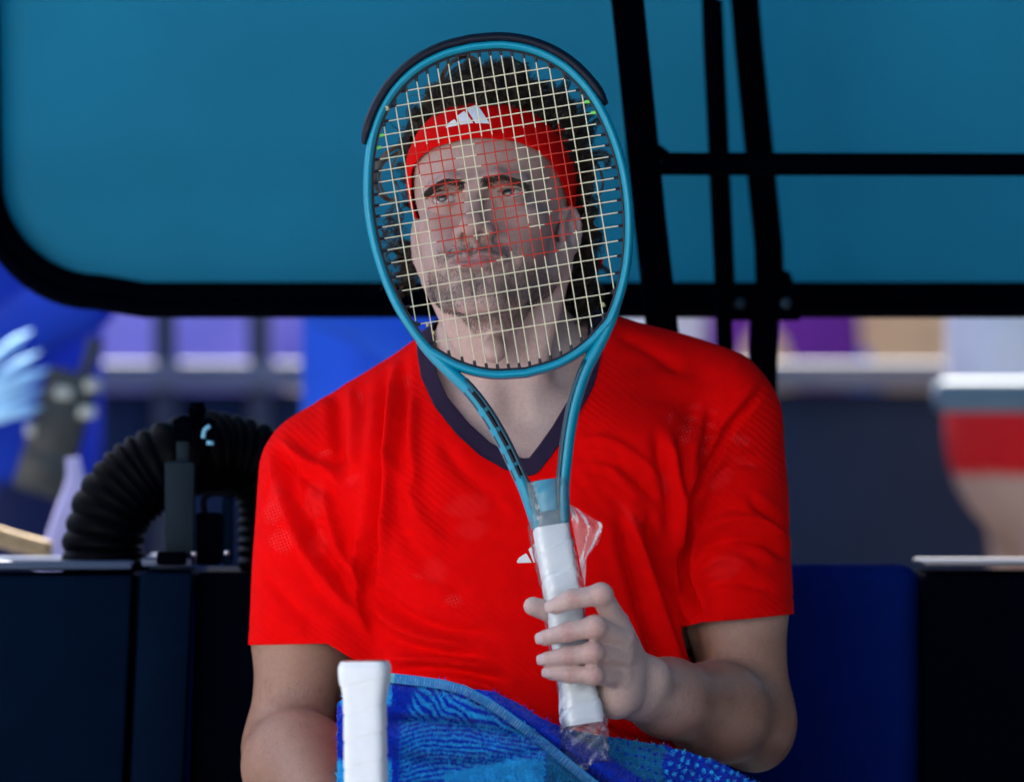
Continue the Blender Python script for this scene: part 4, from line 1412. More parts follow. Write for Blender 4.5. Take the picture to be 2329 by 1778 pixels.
def build_racket(name, label, O, ev, ew, grip_w=0.0165, grip_d=0.0145, stencil=True, decals=True, grip_top=.196, flip=False):
    ev = np.asarray(ev) / np.linalg.norm(ev)
    ew = np.asarray(ew) - ev * np.dot(ew, ev); ew /= np.linalg.norm(ew)
    eu = np.cross(ew, -ev); eu /= np.linalg.norm(eu)
    if not flip and eu[0] < 0: eu = -eu
    L = lambda u, v, w=0.0: O + u * eu + v * ev + w * ew
    root = empty(name, Vector(O))
    tag(root, label, 'racket')
    def part(nm, v, f, mat, parent=root, **k):
        return mesh_from(nm, v, f, mat, parent, **k)
    # hoop: both sides, the top and the bridge
    side = catmull(SIDE, 60)
    br = catmull(BRIDGE, 16)
    right = [p for p in side if p[1] > .384]
    loop = [(u, v) for u, v in right] + [(u, v) for u, v in br] + [(-u, v) for u, v in reversed(br[:-1])] + [(-u, v) for u, v in reversed(right[1:])]
    pts = np.array([L(u, v) for u, v in loop])
    v, f = tube(pts, 1.0, sides=16, closed=True, squash=(.0045, .0108), up=ew)
    side_idx = [0 if math.sin(2 * math.pi * ((i_ % 16) + .5) / 16) > .38 else 1 for i_ in range(len(f))]  # shade on the hoop's sides put in as darker teal
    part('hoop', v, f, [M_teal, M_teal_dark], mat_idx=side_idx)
    # inner groove strip, dark, where the grommets sit
    loop_in = np.array(loop); ctr = np.array([0, .515])
    dv_ = loop_in - ctr
    v, f = tube(np.array([L(u, v_) for u, v_ in (ctr + dv_ * (1 - .0052 / np.linalg.norm(dv_, axis=1))[:, None])]), 1.0, sides=8, closed=True, squash=(.0012, .0042), up=ew)
    part('grommet_strip', v, f, M_black)
    for s in (-1, 1):
        sp = catmull(SHAFT, 30)
        v, f = tube(np.array([L(s * u, v_) for u, v_ in sp]), np.interp(np.arange(31), [0, 3, 9, 30], [.55, .78, 1, 1]), sides=14, squash=(.0066, .0110), up=ew)
        part('shaft', v, f, M_teal)
        # dark side panel along the inside of each shaft
        v, f = tube(np.array([L(s * (u - .0048), v_, .004) for u, v_ in sp[9:-2]]), 1.0, sides=8, squash=(.0030, .0072), up=ew)
        part('shaft_panel', v, f, M_teal_dark)
    # bumper guard over the top
    top = [p for p in side if p[1] > .588]
    bl = [(u, v_) for u, v_ in reversed(top)]
    bl = [(-u, v_) for u, v_ in bl] + [(u, v_) for u, v_ in top[1:]]
    bl = np.array(bl); dv_ = bl - ctr; ln = np.linalg.norm(dv_, axis=1)
    bl2 = ctr + dv_ * (1 + .0068 / ln)[:, None]
    rr = np.ones(len(bl2)); rr[0] = rr[-1] = .45; rr[1] = rr[-2] = .8
    v, f = tube(np.array([L(u, v_, .0008) for u, v_ in bl2]), rr, sides=10, squash=(.0056, .0112), up=ew)
    part('bumper_guard', v, f, M_bumper)
    # handle core, collar and grip
    v, f = tube(np.array([L(0, a_) for a_ in (grip_top + .045, grip_top + .03, grip_top + .012, grip_top - .004)]), [.9, .98, 1, 1], sides=16, squash=(.0142, .0118), up=ew)
    part('throat', v, f, M_teal)
    v, f = tube(np.array([L(0, a_) for a_ in (grip_top + .014, grip_top + .002, grip_top - .012)]), [1, 1, 1], sides=16, squash=(.0158, .0138), up=ew)
    part('grip_collar', v, f, material('collar_grey', (.10, .16, .19), rough=.6, var=.1))
    vs, fs = [], []
    nv_, ns_ = 150, 40
    for i in range(nv_ + 1):
        v_ = grip_top * (1 - i / nv_)
        fl = 1 + 0.22 * smooth01(np.array([.040 - v_]), 0, .030)[0] - 0.10 * smooth01(np.array([.006 - v_]), 0, .006)[0]
        for j in range(ns_):
            th = 2 * math.pi * j / ns_
            ph = (v_ / .026 + th / (2 * math.pi)) % 1.0
            seam = -.0011 * math.exp(-(min(ph, 1 - ph) / .035) ** 2) + .0005 * ph
            r_ = octa(th + .2, grip_w * fl, grip_d * fl, 5.0) + seam
            vs.append(L(math.cos(th) * r_, v_, math.sin(th) * r_))
    for i in range(nv_):
        for j in range(ns_):
            k = (j + 1) % ns_
            fs.append((i * ns_ + j, i * ns_ + k, (i + 1) * ns_ + k, (i + 1) * ns_ + j))
    part('grip', vs, fs, M_grip)
    # butt cap plate
    vs = [L(math.cos(2 * math.pi * j / 24) * octa(2 * math.pi * j / 24 + .2, grip_w * .98, grip_d * .98, 5), z_, math.sin(2 * math.pi * j / 24) * octa(2 * math.pi * j / 24 + .2, grip_w * .98, grip_d * .98, 5)) for z_ in (.0035, -.0012) for j in range(24)]
    fs = [(j, (j + 1) % 24, 24 + (j + 1) % 24, 24 + j) for j in range(24)] + [tuple(range(24, 48))]
    part('butt_cap', vs, fs, material('butt_cap_red', (.35, .01, .008), rough=.4, var=.1), smooth=False)
    # strings -------------------------------------------------------------
    inner = ctr + (np.array(loop) - ctr) * (1 - .0062 / np.linalg.norm(np.array(loop) - ctr, axis=1))[:, None]
    def hits(fixed, axis_):
        """where the line u=fixed (axis 0) or v=fixed (axis 1) meets the inside of the hoop"""
        out = []
        for a, b in zip(inner, np.roll(inner, -1, 0)):
            if (a[axis_] - fixed) * (b[axis_] - fixed) < 0:
                t = (fixed - a[axis_]) / (b[axis_] - a[axis_])
                out.append(a[1 - axis_] + t * (b[1 - axis_] - a[1 - axis_]))
        return min(out), max(out)
    mu = np.array([.0052, .0156, .0261, .0368, .0477, .0590, .0708, .0835, .0975])
    mains = sorted(list(-mu) + list(mu))
    gaps = np.array([90, 95, 90, 80, 80, 78, 78, 78, 76, 74, 76, 78, 84, 92, 97, 105, 112, 128, 140.])
    crosses = .6385 - np.concatenate([[0], np.cumsum(gaps) / gaps.sum()]) * .2475
    def string(fix, axis_, idx, others):
        a, b = hits(fix, axis_)
        n = 80
        ts = np.linspace(a - .002, b + .002, n)
        jw = rng.normal(0, .0003)
        pts2, w = [], []
        for t in ts:
            k = np.searchsorted(others, t)
            ph = (k + idx) % 2
            # over / under, passing through zero between crossings
            near = np.min(np.abs(np.asarray(others) - t)) if len(others) else 1
            j_ = int(np.argmin(np.abs(np.asarray(others) - t)))
            sgn = 1 if (j_ + idx) % 2 == 0 else -1
            if axis_ == 1: sgn = -sgn
            w.append(sgn * .0006 * math.cos(min(near / .0058, 1) * math.pi / 2))
            pts2.append((fix + jw, t) if axis_ == 0 else (t, fix + jw))
        P = np.array([L(u, v_, ww) for (u, v_), ww in zip(pts2, w)])
        v, f = tube(P, .00057, sides=6, up=ew, cap=True)
        mi = np.zeros(len(f), int)
        if stencil:
            midp = to_px((P[:-1] + P[1:]) / 2)
            red = (sd_poly(midp, STENCIL) < 0) & (sd_poly(midp, HOLE_A) > 0) & (sd_poly(midp, HOLE_B) > 0)
            mi[:len(red) * 6] = np.repeat(red.astype(int), 6)
        mesh_from('string', v, f, [M_string, M_string_red], root, True, mi)
        return [(fix, a, axis_), (fix, b, axis_)]
    ends = []
    for i, u in enumerate(mains): ends += string(u, 0, i, sorted(crosses))
    for i, v_ in enumerate(crosses): ends += [(e[0], e[1], 1, i) for e in string(v_, 1, i, mains)]
    # grommets: little dark barrels where each string meets the hoop
    gb = bmesh.new()
    bmesh.ops.create_cone(gb, cap_ends=True, segments=8, radius1=.0019, radius2=.0014, depth=.0056)
    gme = {}
    for m_ in (M_black, M_green):
        me = bpy.data.meshes.new('grommet'); gb.to_mesh(me); me.materials.append(m_)
        gme[m_.name] = me
    gb.free()
    for e in ends:
        ax_ = e[2]
        p = L(e[0], e[1]) if ax_ == 0 else L(e[1], e[0])
        mid_ = (ev if e[1] < .5 else -ev) if ax_ == 0 else (eu if e[1] < 0 else -eu)
        g = stencil and ax_ == 1 and e[3] in (3, 4)
        o = bpy.data.objects.new('grommet', gme[M_green.name if g else M_black.name])
        COL.objects.link(o); o.parent = root
        o.matrix_parent_inverse = root.matrix_basis.inverted()
        o.location = Vector(p + mid_ * .0018)
        o.rotation_euler = Vector(mid_).to_track_quat('Z', 'Y').to_euler()
    if stencil:
        # tied-off string ends
        for pxk in ((881, 246), (972, 737), (985, 756), (1372, 692)):
            v, f = tube(catmull([A(pxk[0] - 3, pxk[1] - 3, O[1] - .004), A(pxk[0] + 2, pxk[1], O[1] - .007), A(pxk[0] - 1, pxk[1] + 4, O[1] - .006), A(pxk[0] + 4, pxk[1] + 3, O[1] - .003)], 10), .0011, sides=6)
            part('string_knot', v, f, M_knot)
    if decals:
        # dark lettering blocks and pale bars down the left shaft
        sp = catmull(SHAFT, 120)
        def strip(t0, t1, o0, o1, mat, nm, lift):
            vs, fs = [], []
            n = 10
            for i in range(n + 1):
                k = (t0 + (t1 - t0) * i / n) * 120
                a = sp[int(k)] + (sp[min(int(k) + 1, 120)] - sp[int(k)]) * (k - int(k))
                tn = sp[min(int(k) + 2, 120)] - sp[max(int(k) - 2, 0)]; tn /= np.linalg.norm(tn)
                nr = np.array([-tn[1], tn[0]])
                for w in (o0, (o0 + o1) / 2, o1):
                    c = a + nr * w
                    z = .0110 * math.sqrt(max(0, 1 - (w / .0074) ** 2)) + lift
                    vs.append(L(-c[0], c[1], z))
            for i in range(n):
                for j in range(2):
                    fs.append((i * 3 + j, i * 3 + j + 1, i * 3 + j + 4, i * 3 + j + 3))
            part(nm, vs, fs, mat)
        M_blk = material('decal_black', (.003, .003, .005), rough=.15, spec=.6, var=.05)
        strip(.34, .72, -.0062, .0062, M_teal_dark, 'decal_panel', .0006)
        for k, (a_, b_) in enumerate([(.36, .425), (.44, .505), (.52, .58), (.595, .65), (.665, .71)]):
            strip(a_, b_, -.0056, .0006, M_blk, 'decal_letter', .0011)
            if k < 4:
                strip(b_ - .005, b_ + .022, .0008, .0062, M_teal, 'decal_bar', .0011)
    return root, L

RO = A(1326, 1647, HY)
r_c = A(1134, 470, HY + .035)
racket, RL = build_racket('tennis_racket', 'teal tennis racket with cream strings and red stencil held up before the face', RO, r_c - RO, (0, -1, 0.03))

# ---- clear plastic still round the grip of the held racket
def film_material(name, tint=(.97, .98, .99), gloss=.06, haze=.05, bump=.35, bscale=60):
    m = bpy.data.materials.new(name); m.use_nodes = True
    nt = m.node_tree; nt.nodes.clear()
    out = nt.nodes.new('ShaderNodeOutputMaterial')
    tr = nt.nodes.new('ShaderNodeBsdfTransparent'); tr.inputs[0].default_value = (*tint, 1)
    gl = nt.nodes.new('ShaderNodeBsdfGlossy'); gl.inputs['Roughness'].default_value = .10
    df = nt.nodes.new('ShaderNodeBsdfDiffuse'); df.inputs[0].default_value = (.8, .82, .85, 1)
    tc = nt.nodes.new('ShaderNodeTexCoord')
    nz = nt.nodes.new('ShaderNodeTexNoise'); nz.inputs['Scale'].default_value = bscale; nz.inputs['Detail'].default_value = 3
    nt.links.new(tc.outputs['Object'], nz.inputs['Vector'])
    bp = nt.nodes.new('ShaderNodeBump'); bp.inputs['Strength'].default_value = bump; bp.inputs['Distance'].default_value = .004
    nt.links.new(nz.outputs['Fac'], bp.inputs['Height'])
    nt.links.new(bp.outputs['Normal'], gl.inputs['Normal'])
    lw = nt.nodes.new('ShaderNodeLayerWeight'); lw.inputs['Blend'].default_value = .25
    nt.links.new(bp.outputs['Normal'], lw.inputs['Normal'])
    ad = nt.nodes.new('ShaderNodeMath'); ad.operation = 'MULTIPLY_ADD'; ad.inputs[1].default_value = .7; ad.inputs[2].default_value = gloss; ad.use_clamp = True
    nt.links.new(lw.outputs['Fresnel'], ad.inputs[0])
    m1 = nt.nodes.new('ShaderNodeMixShader'); nt.links.new(ad.outputs[0], m1.inputs[0])
    nt.links.new(tr.outputs[0], m1.inputs[1]); nt.links.new(gl.outputs[0], m1.inputs[2])
    m2 = nt.nodes.new('ShaderNodeMixShader'); m2.inputs[0].default_value = haze
    nt.links.new(m1.outputs[0], m2.inputs[1]); nt.links.new(df.outputs[0], m2.inputs[2])
    nt.links.new(m2.outputs[0], out.inputs['Surface'])
    return m
M_film = film_material('clear_film')
vs, fs = [], []
nv_, ns_ = 90, 36
for i in range(nv_ + 1):
    v_ = .240 - i / nv_ * .282
    flare = 1.10 + .10 * math.exp(-((v_ - .24) / .02) ** 2) + .20 * smooth01(np.array([.03 - v_]), 0, .04)[0]
    flat = 1 - .75 * smooth01(np.array([-.002 - v_]), 0, .04)[0]
    for j in range(ns_):
        th = 2 * math.pi * j / ns_
        cr = .0011 * math.sin(th * 3 + v_ * 160) * math.sin(v_ * 310 + th * 2) + rng.normal(0, .00025) + (.0018 * math.sin(th * 5 + v_ * 420) if v_ < 0 else 0)
        r_ = octa(th + .2, .0168, .0150 * flat, 5) * flare + cr + .0008
        vs.append(RL(math.cos(th) * r_ + (.0015 * math.sin(v_ * 60)), v_ + (0.004 * math.cos(th) if i == nv_ else 0), math.sin(th) * r_))
for i in range(nv_):
    for j in range(ns_):
        k = (j + 1) % ns_
        fs.append((i * ns_ + j, i * ns_ + k, (i + 1) * ns_ + k, (i + 1) * ns_ + j))
o = mesh_from('plastic_sleeve', vs, fs, M_film, racket)
o['label'] = 'crinkled clear plastic sleeve round the white grip'
# loose flap of the sleeve on the right of the grip
Z4 = lambda u, v: (1100 + u / 2.625, 1080 + v / 2.625)
edge_in = catmull([Z4(512, 178), Z4(535, 320), Z4(570, 500), Z4(598, 660)], 24)
edge_out = np.stack([np.interp(np.linspace(0, 5, 25), range(6), c_) for c_ in zip(*[Z4(514, 172), Z4(610, 232), Z4(712, 292), Z4(688, 400), Z4(612, 490), Z4(606, 660)])], 1)
vs, fs = [], []
for i in range(25):
    for j in range(13):
        t = j / 12
        p = edge_in[i] * (1 - t) + edge_out[i] * t
        yy = HY - .006 - .022 * t + .007 * abs(((t * 2.3 + i * .11) % 1.0) - .5) * 2 * t
        vs.append(A(p[0], p[1], yy))
for i in range(24):
    for j in range(12):
        fs.append((i * 13 + j, i * 13 + j + 1, (i + 1) * 13 + j + 1, (i + 1) * 13 + j))
mesh_from('plastic_flap', vs, fs, M_film, o)

# ---- the second racket, head down, its white grip standing up between the knees
R2Y = -0.46
O2 = A(829, 1503, R2Y)
racket2, RL2 = build_racket('tennis_racket', 'upside-down racket with white taped grip standing in front of the towel', O2, (0.012, 0.0, -1), (0, -1, 0), grip_w=.0192, grip_d=.0165, stencil=False, decals=False, flip=True)

# ================================================================== towel
M_towel = material('towel_terry', (.01, .06, .4), rough=0.95, spec=0.05, var=0.12, vscale=420, bump=0.5, bscale=700, attr='print', sheen=0.12)
C_BLUE, C_TEAL, C_LIGHT, C_DOT = np.array([.0015, .030, .42]), np.array([.018, .31, .62]), np.array([.10, .34, .62]), np.array([.006, .13, .30])
towel = empty('towel', Vector(A(1200, 1860, -.30)))
tag(towel, 'blue patterned terry towel bunched over the lap', 'towel')
def sheet(name, top, x0, x1, bottom, depth, colour, step=2.3, parent=towel, back=True):
    """cloth hanging from a ridge line (pixel space + depth field); the back goes down behind the ridge"""
    xs = np.arange(x0, x1 + step, step)
    ty = np.interp(xs, *zip(*top))
    rows = int((bottom - ty.min()) / step)
    nb_ = 26 if back else 0
    V_, C_ = [], []
    for r_ in range(-nb_, rows + 1):
        if r_ >= 0:
            py = ty + (bottom - ty) * (r_ / rows)
            yy = depth(xs, py, py - ty)
        else:
            q = -r_ / nb_
            py = ty + 2.0 + 170 * q ** 1.6
            yy = depth(xs, ty, 0 * ty) + .006 + .16 * q
        k = (DIST + yy) / DIST / PXM
        V_.append(np.stack([(xs - CX) * k, yy, CZ + (CY - py) * k], 1))
        C_.append(colour(xs, py if r_ >= 0 else ty, (py - ty) if r_ >= 0 else 0 * ty))
    n = len(xs); R_ = len(V_)
    V_ = np.concatenate(V_); C_ = np.concatenate(C_)
    i = np.arange(R_ - 1)[:, None] * n + np.arange(n - 1)[None]
    q = np.stack([i, i + n, i + n + 1, i + 1], -1).reshape(-1, 4)
    V_ = V_ + vnormals(V_, q) * (rng.normal(0, .00035, len(V_)) + .0005 * vnoise(V_, 260, 8))[:, None]
    o = quads_mesh(name, V_, q, M_towel, parent)
    set_attr(o.data, 'print', np.clip(C_ * 1.2, 0, 1))
    m = o.modifiers.new('thick', 'SOLIDIFY'); m.thickness = .003; m.offset = -1
    # terry pile: short loops standing on the cloth, each in the colour of its spot
    nrm_ = vnormals(V_, q)
    ii = rng.integers(0, len(V_), 26000)
    ii = ii[V_[ii, 2] > .595]
    sgn = -np.sign(nrm_[ii, 1])[:, None]; sgn[sgn == 0] = 1
    d_ = nrm_[ii] * sgn + rng.normal(0, .55, (len(ii), 3)); d_ /= np.linalg.norm(d_, axis=1)[:, None]
    p0 = V_[ii] + rng.normal(0, .0006, (len(ii), 3)) * np.array([1, 0, 1])
    Lh = rng.uniform(.0014, .0030, (len(ii), 1))
    bend = rng.normal(0, .4, (len(ii), 3)) * Lh
    B_ = Bulk(); B_.add(np.stack([p0, p0 + d_ * Lh * .6, p0 + d_ * Lh + bend], 1), .0009, taper=.3, cross=False)
    t_ = B_.build('terry_pile', M_towel, o); t_['kind'] = 'stuff'
    set_attr(t_.data, 'print', np.repeat(np.clip(C_[ii] * rng.uniform(1.1, 1.6, (len(ii), 1)), 0, 1), 6, 0))
    return o
def mixc(a, b, m):
    return a[None] * (1 - m[:, None]) + b[None] * m[:, None]
def noise2(x, y, f, s):
    return vnoise(np.stack([x, y, 0 * x], 1), f, s)

TOP1 = [(770, 1600), (800, 1560), (865, 1531), (900, 1534), (960, 1541), (1010, 1548), (1060, 1562), (1110, 1588), (1150, 1615), (1200, 1652), (1250, 1690), (1300, 1732), (1360, 1780), (1430, 1840), (1480, 1890)]
def fold_axis(px, py):
    # a long soft valley from (880,1645) to (1300,1700) and a belly under it
    v1 = 1640 + (px - 870) * .08 + 10 * np.sin(px / 90)
    return v1
def depth1(px, py, h):
    v1 = fold_axis(px, py)
    y = -.270 - .030 * smooth01(h, 0, 40) - .00022 * np.maximum(h - 20, 0)
    y += .020 * np.exp(-((py - v1) / 13) ** 2) * smooth01(px, 850, 930)
    y -= .016 * np.exp(-((py - v1 - 45) / 30) ** 2)
    v2 = 1705 + 26 * np.sin((px - 850) / 120)
    y += .012 * np.exp(-((py - v2) / 12) ** 2) * smooth01(px, 900, 960)
    y -= .010 * np.exp(-((px - 1010 - (py - 1540) * .9) / 26) ** 2) * smooth01(h, 5, 40)
    return y
def colour1(px, py, h):
    wob = 9 * noise2(px, py, .012, 1) + 5 * noise2(px, py, .035, 2)
    # stripes that follow the fold: comb of thin lines running to the right, denser downwards
    ph = (px * .45 - py * .9 + wob * 2.2 + 30 * np.sin(px / 140)) / 15.5
    ph2 = (py + 16 * np.sin(px / 75 + .6) + wob) / 11.0
    st1 = smooth01(np.sin(ph * 2 * np.pi), -.15, .25)
    st2 = smooth01(np.sin(ph2 * 2 * np.pi), -.1, .3)
    v1 = fold_axis(px, py)
    upper = py < v1
    st = np.where(upper, st1, st2)
    zone = np.where(upper, smooth01(px + .3 * (py - 1560), 935, 960), smooth01(px, 900, 920))
    patch = sd_poly(np.stack([px, py], 1), [(1110, 1560), (1260, 1690), (1420, 1840), (1330, 1900), (1235, 1800), (1240, 1690)])
    m = st * zone
    m = np.where((py > 1760 - .2 * (px - 1000)) & (px > 1010) & (px < 1235) & (py > 1725), np.maximum(m, .92), m)
    c = mixc(C_BLUE, C_TEAL, m)
    inpatch = smooth01(-patch, 0, 6)
    c = c * (1 - inpatch[:, None]) + C_DOT[None] * inpatch[:, None]
    edge = smooth01(px, 880, 876) if False else (px < 892).astype(float)
    edge = edge * smooth01(np.sin(py / 40 + .8), -.2, .2)
    c = c * (1 - edge[:, None]) + C_TEAL[None] * edge[:, None] * 1.15
    return c * (1 + .10 * noise2(px, py, .3, 5))[:, None]
sheet('front_fold', TOP1, 768, 1480, 1905, depth1, colour1)

TOP2 = [(1050, 1566), (1085, 1566), (1130, 1575), (1180, 1600), (1230, 1632), (1280, 1655), (1340, 1668), (1420, 1680), (1500, 1694), (1560, 1708), (1640, 1736), (1740, 1790), (1860, 1850)]
def roll_mid(px):
    return np.interp(px, [1040, 1110, 1200, 1300, 1400, 1500, 1600], [1560, 1590, 1640, 1706, 1770, 1840, 1900])
def depth2(px, py, h):
    y = -.195 - .014 * smooth01(h, 0, 30) - .00006 * h
    d = (py - roll_mid(px)) * .80
    y -= .040 * np.exp(-(d / 26) ** 2) * smooth01(px, 1060, 1140)
    y += .008 * np.sin((px + py * .7) / 34) * smooth01(h, 10, 50) * smooth01(px, 1380, 1450)
    return y
def colour2(px, py, h):
    d = (py - roll_mid(px)) * .80
    roll = smooth01(30 - np.abs(d + 3), 0, 5)
    def dots(a, b, sp, r0, jit):
        u = (a * px + b * py) / sp; w = (-b * px + a * py) / sp
        iu, iw = np.floor(u), np.floor(w)
        hsh = np.sin(iu * 12.9898 + iw * 78.233) * 43758.5453; hsh -= np.floor(hsh)
        h2 = np.sin(iu * 39.346 + iw * 11.135) * 24634.6345; h2 -= np.floor(h2)
        dd = np.hypot(u - iu - .5 + (hsh - .5) * jit, w - iw - .5 + (h2 - .5) * jit)
        return smooth01(r0 - dd, 0, .10)
    c = np.tile(C_DOT * 1.05, (len(px), 1))
    dk = dots(.94, .34, 21, .25, .5)
    c = c * (1 - dk[:, None]) + C_BLUE[None] * .9 * dk[:, None]
    bz = smooth01(px + .15 * (py - 1700) + 5 * np.sin(py / 17), 1512, 1522)
    lt = dots(.90, .42, 19, .30, .35)
    cb = C_BLUE[None] * (1 - lt[:, None]) + (C_TEAL * 1.25)[None] * lt[:, None]
    c = c * (1 - bz[:, None]) + cb * bz[:, None]
    c = c * (1 - roll[:, None]) + C_BLUE[None] * 1.05 * roll[:, None]
    return c * (1 + .10 * noise2(px, py, .3, 6))[:, None]
sheet('back_fold', TOP2, 1050, 1860, 1905, depth2, colour2)

# woven hem ribbon along the top edge of the front fold
M_hem = material('hem_weave', (.1, .3, .6), rough=.8, spec=.2, var=.06, vscale=200, bump=.4, bscale=900, attr='print')
hx = np.arange(876, 1405, 1.3)
hy = np.interp(hx, *zip(*TOP1))
V_, C_ = [], []
for r_ in range(9):
    t = r_ / 8
    sl = np.gradient(hy, hx)
    w = 22.0
    nx_, ny_ = -sl / np.sqrt(1 + sl ** 2), 1 / np.sqrt(1 + sl ** 2)
    px, py = hx + nx_ * (t * w - 3), hy + ny_ * (t * w - 3)
    tt = np.interp(px, *zip(*TOP1))
    yy = depth1(px, py, np.maximum(py - tt, 0)) - .0080 - .002 * math.sin(math.pi * t)
    k = (DIST + yy) / DIST / PXM
    V_.append(np.stack([(px - CX) * k, yy, CZ + (CY - py) * k], 1))
    sti = (np.sin(hx * 1.15 + 3 * noise2(hx, hx * 0, .05, 3)) > .35) * (t > .15) * (t < .9) * (.5 + .5 * noise2(hx, hx * 0 + r_, .4, 9))
    c = mixc(np.array([.035, .26, .56]), np.array([.42, .62, .80]), np.clip(sti, 0, 1) * .8)
    c = np.where((hx < 897)[:, None], np.array([.22, .55, .55])[None], c)
    C_.append(c)
n = len(hx); V_ = np.concatenate(V_); C_ = np.concatenate(C_)
i = np.arange(8)[:, None] * n + np.arange(n - 1)[None]
hem = quads_mesh('hem_ribbon', V_, np.stack([i, i + n, i + n + 1, i + 1], -1).reshape(-1, 4), M_hem, towel)
set_attr(hem.data, 'print', np.clip(C_, 0, 1))
# ================================================================== shelter behind and above the bench
M_panel = material('canopy_teal', (0.013, 0.195, 0.300), rough=0.6, spec=0.15, var=0.10, vscale=3.5, bump=0.05, bscale=300, trans=0.45, detail=6)
M_frame = material('frame_black', (0.0002, 0.0005, 0.0020), rough=0.6, spec=0.004, var=0.2, vscale=40)
M_bolt = material('bolt_steel', (0.03, 0.06, 0.085), rough=0.4, metallic=0.6, var=0.1)
PY = 0.62
canopy = empty('shade_canopy', Vector((0, PY, 0)))
tag(canopy, 'teal shade canopy with black tubular frame behind the seated player', 'canopy')
# profile of the sheet: rises behind the bench, then curves forward overhead
prof = catmull([(PY, 1.106), (PY + .015, 1.28), (PY + .005, 1.55), (PY - .06, 1.85), (PY - .24, 2.10), (PY - .55, 2.26), (PY - 1.05, 2.32), (PY - 1.75, 2.30)], 60)
XL, XR = -0.548, 1.35
cr_ = .115      # radius of the lower left corner
def canopy_x(z, s):
    """left edge leans a little and turns round the lower corner"""
    lean = -.020 * (z - 1.25)
    e = 0
    if z < 1.106 + cr_:
        t = (1.106 + cr_ - z) / cr_
        e = cr_ * (1 - math.sqrt(max(0, 1 - min(t, 1) ** 2)))
    return (XL + lean + e) if s < 0 else XR
vs, fs = [], []
NX = 40
zs_fine = []
rows = []
for k, (yy, zz) in enumerate(prof):
    rows.append((yy, zz))
extra = [(PY + .0006 * j, 1.106 + cr_ * (1 - math.cos(j / 12 * math.pi / 2))) for j in range(12)]
rows = extra + [r_ for r_ in rows if r_[1] > 1.106 + cr_ + .004]
for yy, zz in rows:
    x0 = canopy_x(zz, -1) + .004
    for i in range(NX + 1):
        t = i / NX
        x = x0 + (XR - x0) * t
        vs.append((x, yy + .012 * math.sin(t * math.pi) , zz))
for j in range(len(rows) - 1):
    for i in range(NX):
        fs.append((j * (NX + 1) + i, j * (NX + 1) + i + 1, (j + 1) * (NX + 1) + i + 1, (j + 1) * (NX + 1) + i))
o = mesh_from('panel', vs, fs, M_panel, canopy)
m = o.modifiers.new('thick', 'SOLIDIFY'); m.thickness = .004
# rim tube: left side, rounded corner, bottom
rim = [np.array([canopy_x(zz, -1), yy - .012, zz]) for yy, zz in reversed(rows)]
rim += [np.array([x, PY - .012, 1.098]) for x in np.linspace(XL + cr_ + .05, XR, 14)]
v, f = tube(np.array(rim), 1.0, sides=12, squash=(.0155, .020), up=(0, 1, 0))
mesh_from('rim', v, f, M_frame, canopy)
# flat rail under the rim (the lip below the sheet)
v, f = tube(np.array([r_ + np.array([-.004 * (i < len(rows)), -.006, -.012]) for i, r_ in enumerate(rim)]), 1.0, sides=10, squash=(.010, .026), up=(0, 1, 0))
mesh_from('rim_lip', v, f, M_frame, canopy)
def bar(name, pts, hw, hd, bev=.004, parent=canopy, mat=None):
    """square tube through points with rounded corners"""
    pts = np.asarray(pts, float)
    n = len(pts)
    prof_ = []
    b = bev
    for sx, sy in ((1, 1), (-1, 1), (-1, -1), (1, -1)):
        for a in range(4):
            th = math.radians({(1, 1): 0, (-1, 1): 90, (-1, -1): 180, (1, -1): 270}[(sx, sy)] + a * 30)
            prof_.append((sx * (hw - b) + b * math.cos(th), sy * (hd - b) + b * math.sin(th)))
    vs, fs = [], []
    tan = np.gradient(pts, axis=0); tan /= np.linalg.norm(tan, axis=1)[:, None]
    for i in range(n):
        nrm = np.array([0, 1.0, 0]); nrm -= tan[i] * nrm.dot(tan[i]); nrm /= np.linalg.norm(nrm)
        bi = np.cross(tan[i], nrm)
        for a, c in prof_:
            vs.append(pts[i] + bi * a + nrm * c)
    m_ = len(prof_)
    for i in range(n - 1):
        for s in range(m_):
            fs.append((i * m_ + s, i * m_ + (s + 1) % m_, (i + 1) * m_ + (s + 1) % m_, (i + 1) * m_ + s))
    fs.append(tuple(reversed(range(m_)))); fs.append(tuple((n - 1) * m_ + s for s in range(m_)))
    o = mesh_from(name, vs, fs, mat or M_frame, parent)
    o.data.set_sharp_from_angle(angle=math.radians(50))
    return o
def line(p, q, n=8):
    p, q = np.asarray(p, float), np.asarray(q, float)
    return [p + (q - p) * t for t in np.linspace(0, 1, n)]
# front post: leans, runs from the ground behind the seat up to the roof
yF = .34
bar('post', line(A(1420, -560, yF - .25), A(1420, -40, yF - .12), 4) + line(A(1424, -30, yF - .1), A(1470, 420, yF), 4) + line(A(1476, 480, yF), A(1538, 1040, yF), 4) + line(A(1545, 1120, yF), np.array([A(1640, 2000, yF)[0], yF, 0.0]), 4), .0165, .0165)
bar('cross_rail', line(A(1480, 373, yF - .004), A(2900, 376, yF - .004), 6), .0115, .0140)
